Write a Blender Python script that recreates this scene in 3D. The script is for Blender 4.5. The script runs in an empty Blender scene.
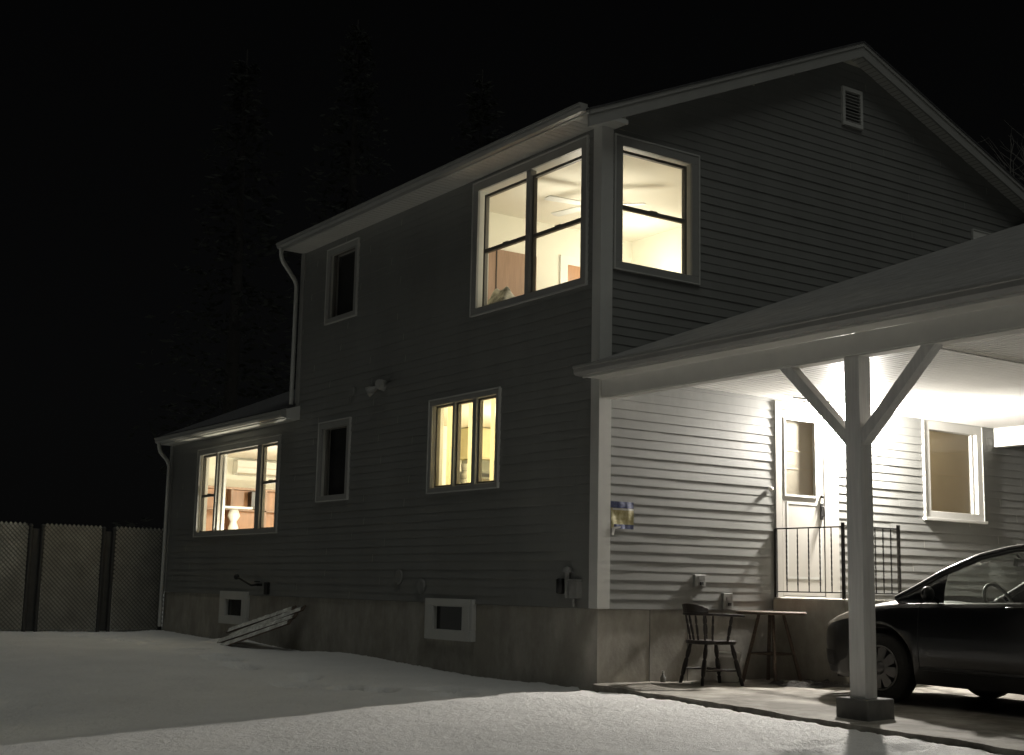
import bpy, math, random
import numpy as np
from mathutils import Vector, Matrix
random.seed(7); rng = np.random.default_rng(7)
S = bpy.context.scene
COL = S.collection
PI = math.pi

# ------------------------------------------------------------------ camera
cd = bpy.data.cameras.new('camera'); cam = bpy.data.objects.new('camera', cd); COL.objects.link(cam)
cd.sensor_width = 36.0; cd.lens = 46.734; cd.clip_start = 0.1; cd.clip_end = 800
RR = [(0.820513, -0.571257, 0.020593), (-0.106124, -0.116832, 0.987465), (-0.56169, -0.812414, -0.156487)]
mw = Matrix([(RR[0][i], RR[1][i], RR[2][i], (-8.54455, -10.746, 0.18907)[i]) for i in range(3)] + [(0, 0, 0, 1)])
cam.matrix_world = mw
S.camera = cam

# ------------------------------------------------------------------ night sky, faint moonlight
W = bpy.data.worlds.new('World'); S.world = W; W.use_nodes = True
nt = W.node_tree; nt.nodes.clear()
sky = nt.nodes.new('ShaderNodeTexSky'); sky.sky_type = 'NISHITA'; sky.sun_disc = False
sky.sun_elevation = math.radians(38); sky.sun_rotation = math.radians(215)
hs = nt.nodes.new('ShaderNodeHueSaturation'); hs.inputs['Saturation'].default_value = 0.12
bg = nt.nodes.new('ShaderNodeBackground'); bg.inputs['Strength'].default_value = 0.00032
wo = nt.nodes.new('ShaderNodeOutputWorld')
nt.links.new(sky.outputs[0], hs.inputs['Color']); nt.links.new(hs.outputs[0], bg.inputs[0]); nt.links.new(bg.outputs[0], wo.inputs[0])
sl = bpy.data.lights.new('moon_light', 'SUN'); sl.energy = 0.37; sl.angle = math.radians(36); sl.color = (0.97, 1.0, 0.93)
so = bpy.data.objects.new('moon_light', sl); COL.objects.link(so)
sdir = Vector((-0.16, -0.62, 1.35)).normalized()
so.rotation_euler = sdir.to_track_quat('Z', 'Y').to_euler(); so.location = (-20, -20, 20)
S.view_settings.view_transform = 'Standard'; S.view_settings.look = 'None'
S.view_settings.exposure = 0.0; S.view_settings.gamma = 1.0; S.view_settings.use_curve_mapping = False
PORCH_W = 335000.0; ROOM_W = {'up': 31.0, 'mid': 190.0, 'add': 310.0, 'mud': 17.0}
WARM = (1.0, 0.95, 0.76); PORCH_COL = (1.0, 0.945, 0.865)
try:
    S.cycles.max_bounces = 8; S.cycles.diffuse_bounces = 5; S.cycles.glossy_bounces = 4; S.cycles.transparent_max_bounces = 16
    S.cycles.sample_clamp_indirect = 4.0
    S.cycles.caustics_reflective = False; S.cycles.caustics_refractive = False
except Exception: pass

# ------------------------------------------------------------------ materials
def pmat(name, col, rough=0.6, var=0.12, scale=3.0, bump=0.0, bscale=60.0, metal=0.0, coat=0.0, stretch=(1, 1, 1), spec=0.5, col2=None, det=6.0):
    m = bpy.data.materials.new(name); m.use_nodes = True; t = m.node_tree; N = t.nodes; L = t.links
    b = N['Principled BSDF']; b.inputs['Roughness'].default_value = rough; b.inputs['Metallic'].default_value = metal
    b.inputs['Coat Weight'].default_value = coat; b.inputs['Coat Roughness'].default_value = 0.05
    b.inputs['Specular IOR Level'].default_value = spec
    tc = N.new('ShaderNodeTexCoord'); mp = N.new('ShaderNodeMapping'); mp.inputs['Scale'].default_value = stretch
    L.new(tc.outputs['Object'], mp.inputs[0])
    no = N.new('ShaderNodeTexNoise'); no.inputs['Scale'].default_value = scale; no.inputs['Detail'].default_value = det; no.inputs['Roughness'].default_value = 0.6
    L.new(mp.outputs[0], no.inputs['Vector'])
    cr = N.new('ShaderNodeValToRGB'); cr.color_ramp.elements[0].position = 0.3; cr.color_ramp.elements[1].position = 0.7
    c = np.array(col); a = c * (1 - var); z = np.minimum(c * (1 + var), 1) if col2 is None else np.array(col2)
    cr.color_ramp.elements[0].color = (*a, 1); cr.color_ramp.elements[1].color = (*z, 1)
    L.new(no.outputs['Fac'], cr.inputs[0]); L.new(cr.outputs[0], b.inputs['Base Color'])
    if bump > 0:
        n2 = N.new('ShaderNodeTexNoise'); n2.inputs['Scale'].default_value = bscale; n2.inputs['Detail'].default_value = 8
        L.new(mp.outputs[0], n2.inputs['Vector'])
        bp = N.new('ShaderNodeBump'); bp.inputs['Strength'].default_value = bump; bp.inputs['Distance'].default_value = 0.02
        L.new(n2.outputs['Fac'], bp.inputs['Height']); L.new(bp.outputs[0], b.inputs['Normal'])
    return m

def glass(name, tint=(1, 1, 1), refl=1.0, haze=0.0):
    m = bpy.data.materials.new(name); m.use_nodes = True; t = m.node_tree; N = t.nodes; L = t.links
    N.clear(); o = N.new('ShaderNodeOutputMaterial'); mx = N.new('ShaderNodeMixShader')
    tr = N.new('ShaderNodeBsdfTransparent'); tr.inputs[0].default_value = (*tint, 1)
    g = N.new('ShaderNodeBsdfGlossy'); g.inputs['Roughness'].default_value = 0.01; g.inputs[0].default_value = (0.9 * refl,) * 3 + (1,)
    lw = N.new('ShaderNodeLayerWeight'); lw.inputs[0].default_value = 0.5
    pw = N.new('ShaderNodeMath'); pw.operation = 'POWER'; pw.inputs[1].default_value = 5; L.new(lw.outputs['Facing'], pw.inputs[0])
    f = N.new('ShaderNodeMath'); f.operation = 'MULTIPLY_ADD'; f.inputs[1].default_value = 0.9; f.inputs[2].default_value = 0.045; L.new(pw.outputs[0], f.inputs[0])
    L.new(f.outputs[0], mx.inputs[0]); L.new(tr.outputs[0], mx.inputs[1]); L.new(g.outputs[0], mx.inputs[2])
    if haze:
        df = N.new('ShaderNodeBsdfDiffuse'); df.inputs[0].default_value = (.5, .5, .48, 1); m2 = N.new('ShaderNodeMixShader'); m2.inputs[0].default_value = haze
        L.new(mx.outputs[0], m2.inputs[1]); L.new(df.outputs[0], m2.inputs[2]); L.new(m2.outputs[0], o.inputs[0])
    else: L.new(mx.outputs[0], o.inputs[0])
    return m

def emis(name, col, st):
    m = bpy.data.materials.new(name); m.use_nodes = True; t = m.node_tree; t.nodes.clear()
    e = t.nodes.new('ShaderNodeEmission'); e.inputs[0].default_value = (*col, 1); e.inputs[1].default_value = st
    o = t.nodes.new('ShaderNodeOutputMaterial'); t.links.new(e.outputs[0], o.inputs[0]); return m

M = {}
M['siding'] = pmat('siding', (0.225, 0.227, 0.216), 0.45, 0.10, 0.9, 0.06, 9.0, stretch=(1.6, 1.6, 0.7))
M['trim'] = pmat('trim', (0.58, 0.58, 0.55), 0.45, 0.06, 2.5, 0.05, 30)
M['frame'] = pmat('window_frame', (0.34, 0.338, 0.32), 0.45, 0.06, 3, 0.04, 30)
M['post_paint'] = pmat('post_paint', (0.80, 0.79, 0.76), 0.5, 0.09, 5, 0.25, 22, stretch=(7, 7, 0.5), det=9)
M['door_paint'] = pmat('door_paint', (0.52, 0.50, 0.46), 0.4, 0.05, 3)
M['gutter'] = pmat('gutter_paint', (0.30, 0.30, 0.285), 0.4, 0.08, 3)
M['white'] = pmat('white_paint', (0.74, 0.73, 0.69), 0.42, 0.05, 3, 0.04, 30)
M['soffit'] = pmat('soffit', (0.66, 0.65, 0.61), 0.5, 0.06, 2, 0.05, 20)
M['sash'] = pmat('sash', (0.16, 0.15, 0.13), 0.5, 0.1, 4)
M['wsash'] = pmat('white_sash', (0.62, 0.61, 0.56), 0.45, 0.06, 4)
M['roof'] = pmat('shingle', (0.06, 0.06, 0.062), 0.9, 0.35, 9, 0.6, 40)
M['roof2'] = pmat('porch_shingle', (0.27, 0.265, 0.255), 0.9, 0.2, 5, 0.5, 45)
M['plaster'] = pmat('plaster', (0.80, 0.78, 0.68), 0.8, 0.03, 1.5)
M['ceil'] = pmat('ceiling_paint', (0.80, 0.77, 0.68), 0.85, 0.03, 1.5)
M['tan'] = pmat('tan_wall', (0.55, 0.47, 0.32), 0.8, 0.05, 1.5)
M['floor'] = pmat('wood_floor', (0.30, 0.17, 0.08), 0.45, 0.25, 4, stretch=(1, 8, 1))
M['brownwood'] = pmat('brown_wood', (0.30, 0.19, 0.13), 0.45, 0.15, 4, 0.05, 30, stretch=(6, 6, 0.6))
M['orangewood'] = pmat('orange_wood', (0.40, 0.21, 0.11), 0.4, 0.15, 4, 0.05, 30, stretch=(6, 6, 0.6))
M['darkwood'] = pmat('dark_wood', (0.020, 0.015, 0.012), 0.33, 0.3, 12, 0.08, 60, stretch=(4, 4, 1))
M['oldwood'] = pmat('weathered_wood', (0.13, 0.095, 0.07), 0.7, 0.3, 10, 0.3, 60, stretch=(5, 1, 5))
M['iron'] = pmat('black_iron', (0.02, 0.019, 0.018), 0.5, 0.3, 30)
M['metal'] = pmat('grey_metal', (0.35, 0.35, 0.34), 0.4, 0.15, 15, metal=0.8)
M['greyplastic'] = pmat('grey_plastic', (0.24, 0.24, 0.23), 0.5, 0.1, 10)
M['black'] = pmat('black_plastic', (0.012, 0.012, 0.012), 0.5, 0.2, 20)
M['rubber'] = pmat('rubber', (0.016, 0.015, 0.014), 0.85, 0.3, 20, 0.3, 60)
M['mat'] = pmat('mat_fibre', (0.030, 0.027, 0.023), 0.95, 0.5, 14, 0.8, 90)
M['bark'] = pmat('bark', (0.022, 0.020, 0.018), 0.9, 0.3, 8, 0.5, 30)
M['bark2'] = pmat('pale_bark', (0.11, 0.105, 0.095), 0.9, 0.3, 8)
M['needles'] = pmat('needles', (0.010, 0.012, 0.008), 0.9, 0.4, 0.8)
M['paint'] = pmat('car_paint', (0.004, 0.0042, 0.005), 0.3, 0.05, 4, coat=0.5, spec=0.3)
M['hubcap'] = pmat('hubcap', (0.15, 0.145, 0.14), 0.4, 0.08, 20, metal=0.5)
M['seatcloth'] = pmat('seat_cloth', (0.18, 0.175, 0.165), 0.9, 0.15, 40)
M['redlens'] = pmat('red_lens', (0.25, 0.01, 0.01), 0.15, 0.1, 10, coat=1)
M['lens'] = pmat('headlight_lens', (0.62, 0.55, 0.48), 0.18, 0.12, 14, coat=1.0)
M['bucket'] = pmat('bucket_plastic', (0.76, 0.75, 0.72), 0.45, 0.06, 8)
M['cloth'] = pmat('printed_cloth', (0.10, 0.10, 0.09), 0.9, 0.4, 11, 0.2, 30, col2=(0.62, 0.60, 0.52))
M['blue'] = pmat('blue_print', (0.035, 0.05, 0.16), 0.5, 0.35, 40, col2=(0.12, 0.14, 0.26))
M['yellow'] = pmat('yellow_print', (0.40, 0.34, 0.10), 0.5, 0.25, 18, col2=(0.68, 0.62, 0.38))
M['paper'] = pmat('paper', (0.66, 0.65, 0.62), 0.6, 0.06, 10)
M['slat'] = pmat('fence_slat', (0.34, 0.335, 0.30), 0.5, 0.25, 3)
M['wire'] = pmat('fence_wire', (0.10, 0.10, 0.095), 0.5, 0.2, 10, metal=0.5)
M['post'] = pmat('fence_post', (0.035, 0.034, 0.032), 0.6, 0.2, 10)
M['unlit_pane'] = pmat('unlit_basement_pane', (0.012, 0.012, 0.011), 0.06, 0.1, 3)
M['dark_sheet'] = pmat('unlit_room', (0.02, 0.02, 0.018), 0.8, 0.1, 3)
M['shade'] = pmat('roller_shade', (0.55, 0.50, 0.39), 0.8, 0.05, 2)
M['shade2'] = pmat('roller_shade_fold', (0.56, 0.49, 0.35), 0.8, 0.05, 2)
M['curtain'] = pmat('curtain', (0.80, 0.74, 0.50), 0.9, 0.05, 6)
M['teal'] = pmat('grey_appliance', (0.14, 0.145, 0.12), 0.4, 0.1, 4)
M['pceil'] = pmat('porch_ceiling_vinyl', (0.66, 0.65, 0.62), 0.5, 0.06, 2, 0.05, 20)
M['glass'] = glass('window_glass'); M['carglass'] = glass('car_glass', (0.88, 0.91, 0.88), haze=0.16)
M['globe'] = emis('lamp_globe', PORCH_COL, 1.0)
M['bulb'] = emis('room_globe', WARM, 6.0)

def translucent(m):
    t = m.node_tree; b = t.nodes['Principled BSDF']; o = [n for n in t.nodes if n.type == 'OUTPUT_MATERIAL'][0]
    tr = t.nodes.new('ShaderNodeBsdfTranslucent'); mx = t.nodes.new('ShaderNodeMixShader'); mx.inputs[0].default_value = 0.5
    t.links.new(b.inputs['Base Color'].links[0].from_socket, tr.inputs[0]); t.links.new(b.outputs[0], mx.inputs[1]); t.links.new(tr.outputs[0], mx.inputs[2]); t.links.new(mx.outputs[0], o.inputs[0])
translucent(M['shade']); translucent(M['curtain'])
def concrete(name, base, dark, streak=True):
    m = pmat(name, base, 0.85, 0.12, 3.0, 0.12, 25)
    t = m.node_tree; N = t.nodes; L = t.links; b = N['Principled BSDF']
    src = b.inputs['Base Color'].links[0].from_socket
    tc = N.new('ShaderNodeTexCoord'); mp = N.new('ShaderNodeMapping'); mp.inputs['Scale'].default_value = (1.5, 1.5, 0.8) if streak else (1, 1, 1)
    n = N.new('ShaderNodeTexNoise'); n.inputs['Scale'].default_value = 1.7; n.inputs['Detail'].default_value = 9; n.inputs['Roughness'].default_value = 0.68
    cr = N.new('ShaderNodeValToRGB'); cr.color_ramp.elements[0].position = 0.42; cr.color_ramp.elements[1].position = 0.66
    cr.color_ramp.elements[0].color = (*dark, 1); cr.color_ramp.elements[1].color = (1, 1, 1, 1)
    mx = N.new('ShaderNodeMix'); mx.data_type = 'RGBA'; mx.blend_type = 'MULTIPLY'; mx.inputs[0].default_value = 1
    L.new(tc.outputs['Object'], mp.inputs[0]); L.new(mp.outputs[0], n.inputs['Vector']); L.new(n.outputs['Fac'], cr.inputs[0])
    L.new(src, mx.inputs[6]); L.new(cr.outputs[0], mx.inputs[7]); L.new(mx.outputs[2], b.inputs['Base Color'])
    return m
M['concrete'] = concrete('concrete', (0.45, 0.43, 0.385), (0.70, 0.69, 0.66))
M['slab'] = concrete('slab', (0.40, 0.38, 0.335), (0.42, 0.40, 0.38), False)
M['pier'] = concrete('pier', (0.24, 0.235, 0.22), (0.6, 0.6, 0.6))

def snow_mat():
    m = pmat('snow', (0.86, 0.85, 0.83), 0.7, 0.05, 1.3, 0.0)
    t = m.node_tree; N = t.nodes; L = t.links; b = N['Principled BSDF']
    tc = N.new('ShaderNodeTexCoord')
    n1 = N.new('ShaderNodeTexNoise'); n1.inputs['Scale'].default_value = 16; n1.inputs['Detail'].default_value = 9; n1.inputs['Roughness'].default_value = 0.7
    n2 = N.new('ShaderNodeTexNoise'); n2.inputs['Scale'].default_value = 160; n2.inputs['Detail'].default_value = 3
    b1 = N.new('ShaderNodeBump'); b1.inputs['Strength'].default_value = 0.75; b1.inputs['Distance'].default_value = 0.05
    b2 = N.new('ShaderNodeBump'); b2.inputs['Strength'].default_value = 0.8; b2.inputs['Distance'].default_value = 0.008
    for n in (n1, n2): L.new(tc.outputs['Object'], n.inputs['Vector'])
    L.new(n1.outputs['Fac'], b1.inputs['Height']); L.new(n2.outputs['Fac'], b2.inputs['Height'])
    L.new(b1.outputs[0], b2.inputs['Normal']); L.new(b2.outputs[0], b.inputs['Normal'])
    return m
M['snow'] = snow_mat()
def crinkle():
    m = pmat('pale_ice_glints', (0.80, 0.78, 0.70), 0.2, 0.35, 7, 0.9, 16, coat=0.6)  # ice colour kept pale and mottled to paint in its glints
    return m
M['crinkle'] = crinkle()

# ------------------------------------------------------------------ mesh helper
class MB:
    def __init__(s): s.v = []; s.f = []; s.sm = []
    def add(s, vs, fs, smooth=False):
        o = len(s.v); s.v += [tuple(map(float, p)) for p in vs]; s.f += [tuple(i + o for i in f) for f in fs]; s.sm += [smooth] * len(fs); return s
    def quad(s, *p): return s.add(p, [tuple(range(len(p)))])
    def box(s, x0, x1, y0, y1, z0, z1):
        return s.add([(x, y, z) for z in (z0, z1) for y in (y0, y1) for x in (x0, x1)],
                     [(0, 2, 3, 1), (4, 5, 7, 6), (0, 1, 5, 4), (2, 6, 7, 3), (0, 4, 6, 2), (1, 3, 7, 5)])
    def obox(s, c, ax, h):
        c = Vector(c); a = [Vector(v).normalized() * k for v, k in zip(ax, h)]
        vs = [c + a[0] * i + a[1] * j + a[2] * k for k in (-1, 1) for j in (-1, 1) for i in (-1, 1)]
        return s.add(vs, [(0, 2, 3, 1), (4, 5, 7, 6), (0, 1, 5, 4), (2, 6, 7, 3), (0, 4, 6, 2), (1, 3, 7, 5)])
    def bar(s, a, b, w, h, up=(0, 0, 1)):
        a = Vector(a); b = Vector(b); d = b - a; u = Vector(up); sd = d.cross(u)
        if sd.length < 1e-6: sd = d.cross(Vector((0, 1, 0)))
        u2 = sd.cross(d)
        return s.obox((a + b) / 2, (d, sd, u2), (d.length / 2, w / 2, h / 2))
    def tube(s, pts, r, n=8, caps=True, flat=1.0):
        pts = [Vector(p) for p in pts]; k = len(pts); rs = r if hasattr(r, '__len__') else [r] * k
        vs = []; prev = None
        for i, p in enumerate(pts):
            d = (pts[min(i + 1, k - 1)] - pts[max(i - 1, 0)]).normalized()
            if prev is None: a = d.orthogonal().normalized()
            else: a = (prev - d * prev.dot(d)).normalized()
            prev = a; b = d.cross(a)
            vs += [p + (a * math.cos(2 * PI * j / n) + b * math.sin(2 * PI * j / n) * flat) * rs[i] for j in range(n)]
        fs = [(i * n + j, i * n + (j + 1) % n, (i + 1) * n + (j + 1) % n, (i + 1) * n + j) for i in range(k - 1) for j in range(n)]
        s.add(vs, fs, True)
        if caps: s.add(vs[:n], [tuple(range(n))[::-1]]); s.add(vs[-n:], [tuple(range(n))])
        return s
    def lathe(s, c, ax, prof, n=20, smooth=True):
        c = Vector(c); ax = Vector(ax).normalized(); a = ax.orthogonal().normalized(); b = ax.cross(a)
        vs = [c + ax * h + (a * math.cos(2 * PI * j / n) + b * math.sin(2 * PI * j / n)) * max(r, 1e-4) for r, h in prof for j in range(n)]
        k = len(prof)
        return s.add(vs, [(i * n + j, i * n + (j + 1) % n, (i + 1) * n + (j + 1) % n, (i + 1) * n + j) for i in range(k - 1) for j in range(n)], smooth)
    def prism(s, poly, ext):
        n = len(poly); p = [Vector(q) for q in poly]; e = Vector(ext)
        s.add(p + [q + e for q in p], [tuple(range(n))[::-1], tuple(range(n, 2 * n))] + [(i, (i + 1) % n, n + (i + 1) % n, n + i) for i in range(n)]); return s
    def sphere(s, c, r, nu=16, nv=10, sc=(1, 1, 1)):
        c = Vector(c); vs = []; fs = []
        for i in range(nv + 1):
            t = PI * i / nv
            for j in range(nu): vs.append(c + Vector((math.sin(t) * math.cos(2 * PI * j / nu) * sc[0], math.sin(t) * math.sin(2 * PI * j / nu) * sc[1], math.cos(t) * sc[2])) * r)
        fs = [(i * nu + j, (i + 1) * nu + j, (i + 1) * nu + (j + 1) % nu, i * nu + (j + 1) % nu) for i in range(nv) for j in range(nu)]
        return s.add(vs, fs, True)
    def grid(s, P, nu, nv, smooth=True, wrap=False):
        vs = [P(i / nu, j / nv) for i in range(nu + 1) for j in range(nv + 1)]
        return s.add(vs, [(i * (nv + 1) + j, (i + 1) * (nv + 1) + j, (i + 1) * (nv + 1) + j + 1, i * (nv + 1) + j + 1) for i in range(nu) for j in range(nv)], smooth)

def obj(name, mb, mat, parent=None, loc=(0, 0, 0), label=None, bevel=0.0):
    me = bpy.data.meshes.new(name); me.from_pydata(mb.v, [], mb.f); me.update()
    me.polygons.foreach_set('use_smooth', mb.sm)
    me.materials.append(M[mat] if isinstance(mat, str) else mat)
    o = bpy.data.objects.new(name, me); COL.objects.link(o); o.location = loc
    if parent: o.parent = parent
    if label: o['label'] = label
    if bevel > 0:
        b = o.modifiers.new('bevel', 'BEVEL'); b.width = bevel; b.segments = 2; b.limit_method = 'ANGLE'
    return o
def tag(o, label, cat, group=None, kind=None):
    if label: o['label'] = label
    if cat: o['category'] = cat
    if group: o['group'] = group
    if kind: o['kind'] = kind
    return o
def thing(name, label, cat, loc=(0, 0, 0), rotz=0.0, group=None):
    o = bpy.data.objects.new(name, None); COL.objects.link(o); o.location = loc; o.rotation_euler = (0, 0, rotz); o.empty_display_size = 0.2
    return tag(o, label, cat, group)
def lamp(parent, loc, w, col, r=0.08, name='bulb_light'):
    l = bpy.data.lights.new(name, 'POINT'); l.energy = w; l.color = col; l.shadow_soft_size = r
    o = bpy.data.objects.new(name, l); COL.objects.link(o); o.location = loc; o.parent = parent; return o

# ------------------------------------------------------------------ ground: snow, patio
def wob(x, y, seed, n=7, f0=0.6, f1=3.0):
    r = np.random.default_rng(seed); z = 0
    for _ in range(n):
        a = r.uniform(0, 2 * PI); f = r.uniform(f0, f1); z = z + np.sin((x * np.cos(a) + y * np.sin(a)) * f + r.uniform(0, 6.3)) / n
    return z
PRINTS = [(-1.33, 8.72), (-1.40, 7.6), (-1.43, 6.2), (-1.77, 5.5), (-1.7, 4.71), (-1.64, 3.4), (-1.85, 2.8), (-1.78, 2.14), (-1.47, 1.7), (-1.11, 1.30), (-1.14, 0.73), (-1.85, 11.16), (-1.30, 11.0), (-1.6, 10.2), (-1.3, 9.6)]
def snow_z(x, y):
    x = np.asarray(x, float); y = np.asarray(y, float)
    base = np.interp(y, [-40, -8, -4, 0, 0.6, 2.8, 4, 5.5, 7, 10, 12.2, 20, 60], [-1.2, -0.86, -0.795, -0.772, -0.82, -0.83, -0.80, -0.75, -0.745, -0.73, -0.69, -0.62, -0.2])
    sl = np.interp(y, [-12, 0, 3, 7, 12, 20], [0.062, 0.058, 0.045, 0.015, 0.0, 0.0])
    xx = np.clip(x, -9, 0.0); xs = np.where(xx > -1, xx * 0.7, xx + 0.3)
    z = base + sl * xs
    z = z + 0.022 * wob(x, y, 3) + 0.012 * wob(x, y, 5, 9, 3, 9) + 0.006 * wob(x, y, 8, 9, 9, 22) + 0.004 * wob(x, y, 18, 12, 25, 55)
    for i, (px, py) in enumerate(PRINTS):
        a = 0.5 * math.sin(i * 2.3); dx = x - px - (0.09 if i % 2 else -0.09); dy = y - py
        u = dx * math.cos(a) + dy * math.sin(a); v = -dx * math.sin(a) + dy * math.cos(a)
        d = (u / 0.16) ** 2 + (v / 0.30) ** 2
        z = z - 0.20 * np.exp(-d ** 3) + 0.006 * np.exp(-((d - 1.9) / 0.8) ** 2)
    for px, py, ru, rv, dep in ((-1.69, -4.25, .30, .16, .06), (0.0, -4.75, .3, .22, .05), (-0.92, -4.54, .2, .14, .05), (-2.4, -4.4, .25, .12, .03), (-1.25, -4.0, .22, .1, .03)):
        d = ((x - px) / ru) ** 2 + ((y - py) / rv) ** 2; z = z - dep * np.exp(-d ** 1.4) + 0.012 * np.exp(-((d - 2) / 0.9) ** 2)
    # drift pile at the foot of the leaning board
    z = z + 0.13 * np.exp(-(((x + 0.45) / 0.35) ** 2 + ((y - 8.2) / 0.55) ** 2)) * (1 + 0.5 * wob(x, y, 21, 6, 6, 16))
    # bank against the wall
    z = z + 0.03 * np.exp(-(x / 0.4) ** 2) * (0.6 + wob(x, y, 31, 6, 1, 4)) * (y > 0.3)
    # shovelled edge along the patio, bare strip at the house corner
    edge = -0.085 + 0.092 * np.minimum(y, 0) + 0.03 * wob(x, y, 12, 8, 1.0, 9)
    t = np.clip((x - edge) / 0.07, 0, 1) * ((y < 0.25) & (y > -7.2))
    z = z - t * 0.22
    t2 = np.clip((x + 0.75 - 0.1 * wob(x, y, 14, 6, 2, 8)) / 0.3, 0, 1) * np.clip(1 - np.abs(y - 0.15) / 0.7, 0, 1)
    return z - 0.03 * t2
def axis(lo, a, b, hi, step, far):
    core = np.arange(a, b, step); out = []; d = step; p = b
    while p < hi: out.append(p); d = min(d * 1.25, far); p += d
    out.append(hi); neg = []; d = step; p = a
    while p > lo: d = min(d * 1.25, far); p -= d; neg.append(max(p, lo))
    return np.array(neg[::-1] + list(core) + out)
ax = axis(-180, -8.0, 0.4, 180, 0.045, 8); ay = axis(-180, -7.5, 13, 220, 0.045, 8)
XX, YY = np.meshgrid(ax, ay, indexing='ij'); ZZ = snow_z(XX, YY) + rng.normal(0, 0.0032, XX.shape)
nx, ny = len(ax), len(ay)
me = bpy.data.meshes.new('snow_ground')
co = np.stack([XX, YY, ZZ], -1).reshape(-1, 3)
i0 = (np.arange(nx - 1)[:, None] * ny + np.arange(ny - 1)[None, :]).ravel()
fc = np.stack([i0, i0 + ny, i0 + ny + 1, i0 + 1], -1)
me.vertices.add(len(co)); me.vertices.foreach_set('co', co.ravel())
me.loops.add(fc.size); me.loops.foreach_set('vertex_index', fc.ravel().astype(np.int32))
me.polygons.add(len(fc)); me.polygons.foreach_set('loop_start', np.arange(0, fc.size, 4, dtype=np.int32)); me.polygons.foreach_set('loop_total', np.full(len(fc), 4, np.int32))
me.update(calc_edges=True); me.polygons.foreach_set('use_smooth', [True] * len(fc)); me.materials.append(M['snow'])
sn = bpy.data.objects.new('snow_ground', me); COL.objects.link(sn); tag(sn, None, None, None, 'structure')

def pz(y): return -0.742 + 0.0125 * y
mb = MB()
def patio_pt(u, v):
    y = 0.005 - 6.9 * v; x = (-0.06 + .092 * y) * (1 - u) + 8.1 * u
    if u == 0: x += 0.012 * math.sin(9 * y) + 0.01 * math.sin(23 * y + 1)
    return (x, y, pz(y) + 0.004 * math.sin(3 * x + 2 * y) + 0.003 * math.sin(11 * x - 7 * y))
mb.grid(patio_pt, 60, 120)
for v in range(120):
    a = patio_pt(0, v / 120); b = patio_pt(0, (v + 1) / 120); mb.quad(a, b, (b[0] + .02, b[1], b[2] - .3), (a[0] + .02, a[1], a[2] - .3))
p = obj('patio', mb, 'slab'); tag(p, None, None, None, 'structure')

# ------------------------------------------------------------------ the house
house = thing('house', 'two storey grey clapboard house with lit windows and a low side wing', 'house')
WD = 8.45; YB = 7.25; YE = 12.3; EZ = 5.16; RX = 3.96; RZ = 6.90; SL = (RZ - EZ) / RX; SR = (RZ - EZ) / (WD - RX); CH = 0.0987
LM = lambda u, z, d: (-d, u, z)       # left wall: u along +y
GM = lambda u, z, d: (u, -d, z)       # gable wall: u along +x
rs = random.Random(3)
def siding(mb, PM, U0, U1, z0, z1, holes, gable=False, flip=False):
    k = 0
    while z0 + k * CH < z1 - 1e-6:
        zb = z0 + k * CH; zt = min(zb + CH, z1); k += 1
        cuts = sorted({zb, zt} | {h for H in holes for h in H[2:4] if zb < h < zt})
        joint = U0 + ((k * 1.37 + rs.random() * 0.8) % 3.66)
        for a, b in zip(cuts, cuts[1:]):
            mid = (a + b) / 2
            def lim(z):
                if not gable or z <= EZ: return U0, U1
                return max(U0, (z - EZ) / SL), min(U1, WD - (z - EZ) / SR)
            la, lb = lim(a), lim(b)
            segs = [[la[0], la[1]]]
            for H in holes:
                if H[2] < mid < H[3]:
                    ns = []
                    for s in segs:
                        if H[1] <= s[0] or H[0] >= s[1]: ns.append(s)
                        else:
                            if H[0] > s[0]: ns.append([s[0], H[0]])
                            if H[1] < s[1]: ns.append([H[1], s[1]])
                    segs = ns
            fin = []
            for s in segs:
                j = joint; pts = [s[0]]
                while j < s[1]:
                    if j > s[0] + .05: pts.append(j)
                    j += 3.66
                pts.append(s[1]); fin += list(zip(pts, pts[1:]))
            da = 0.002 + 0.0072 * (1 - (a - zb) / CH); db = 0.002 + 0.0072 * (1 - (b - zb) / CH)
            for n, (s, e) in enumerate(fin):
                off = 0.0026 if (int((s - joint) / 3.66 + 50) % 2) else 0
                ts = s if abs(s - la[0]) > 1e-6 else lb[0]; te = e if abs(e - la[1]) > 1e-6 else lb[1]
                if te - ts < 0.002: continue
                q = [PM(s, a, da + off), PM(e, a, da + off), PM(te, b, db + off), PM(ts, b, db + off)]
                mb.quad(*(q[::-1] if flip else q))
                if abs(a - zb) < 1e-6:
                    q = [PM(s, a, 0.0), PM(e, a, 0.0), PM(e, a, da + off), PM(s, a, da + off)]; mb.quad(*(q[::-1] if flip else q))
def core(mb, PM, U0, U1, z0, z1, holes, th, apex=False):
    us = sorted({U0, U1} | {h for H in holes for h in H[:2]}); zs = sorted({z0, z1} | {h for H in holes for h in H[2:4]})
    for a, b in zip(us, us[1:]):
        for c, d in zip(zs, zs[1:]):
            m = ((a + b) / 2, (c + d) / 2)
            if any(H[0] < m[0] < H[1] and H[2] < m[1] < H[3] for H in holes): continue
            mb.quad(PM(a, c, 0), PM(b, c, 0), PM(b, d, 0), PM(a, d, 0)); mb.quad(PM(a, c, -th), PM(b, c, -th), PM(b, d, -th), PM(a, d, -th))
    for H in holes:
        for (a, c), (b, d) in (((H[0], H[2]), (H[1], H[2])), ((H[1], H[2]), (H[1], H[3])), ((H[1], H[3]), (H[0], H[3])), ((H[0], H[3]), (H[0], H[2]))):
            mb.quad(PM(a, c, 0), PM(b, d, 0), PM(b, d, -th), PM(a, c, -th))
    if apex: mb.quad(PM(U0, z1, 0), PM(U1, z1, 0), PM(RX, RZ, 0))
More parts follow.
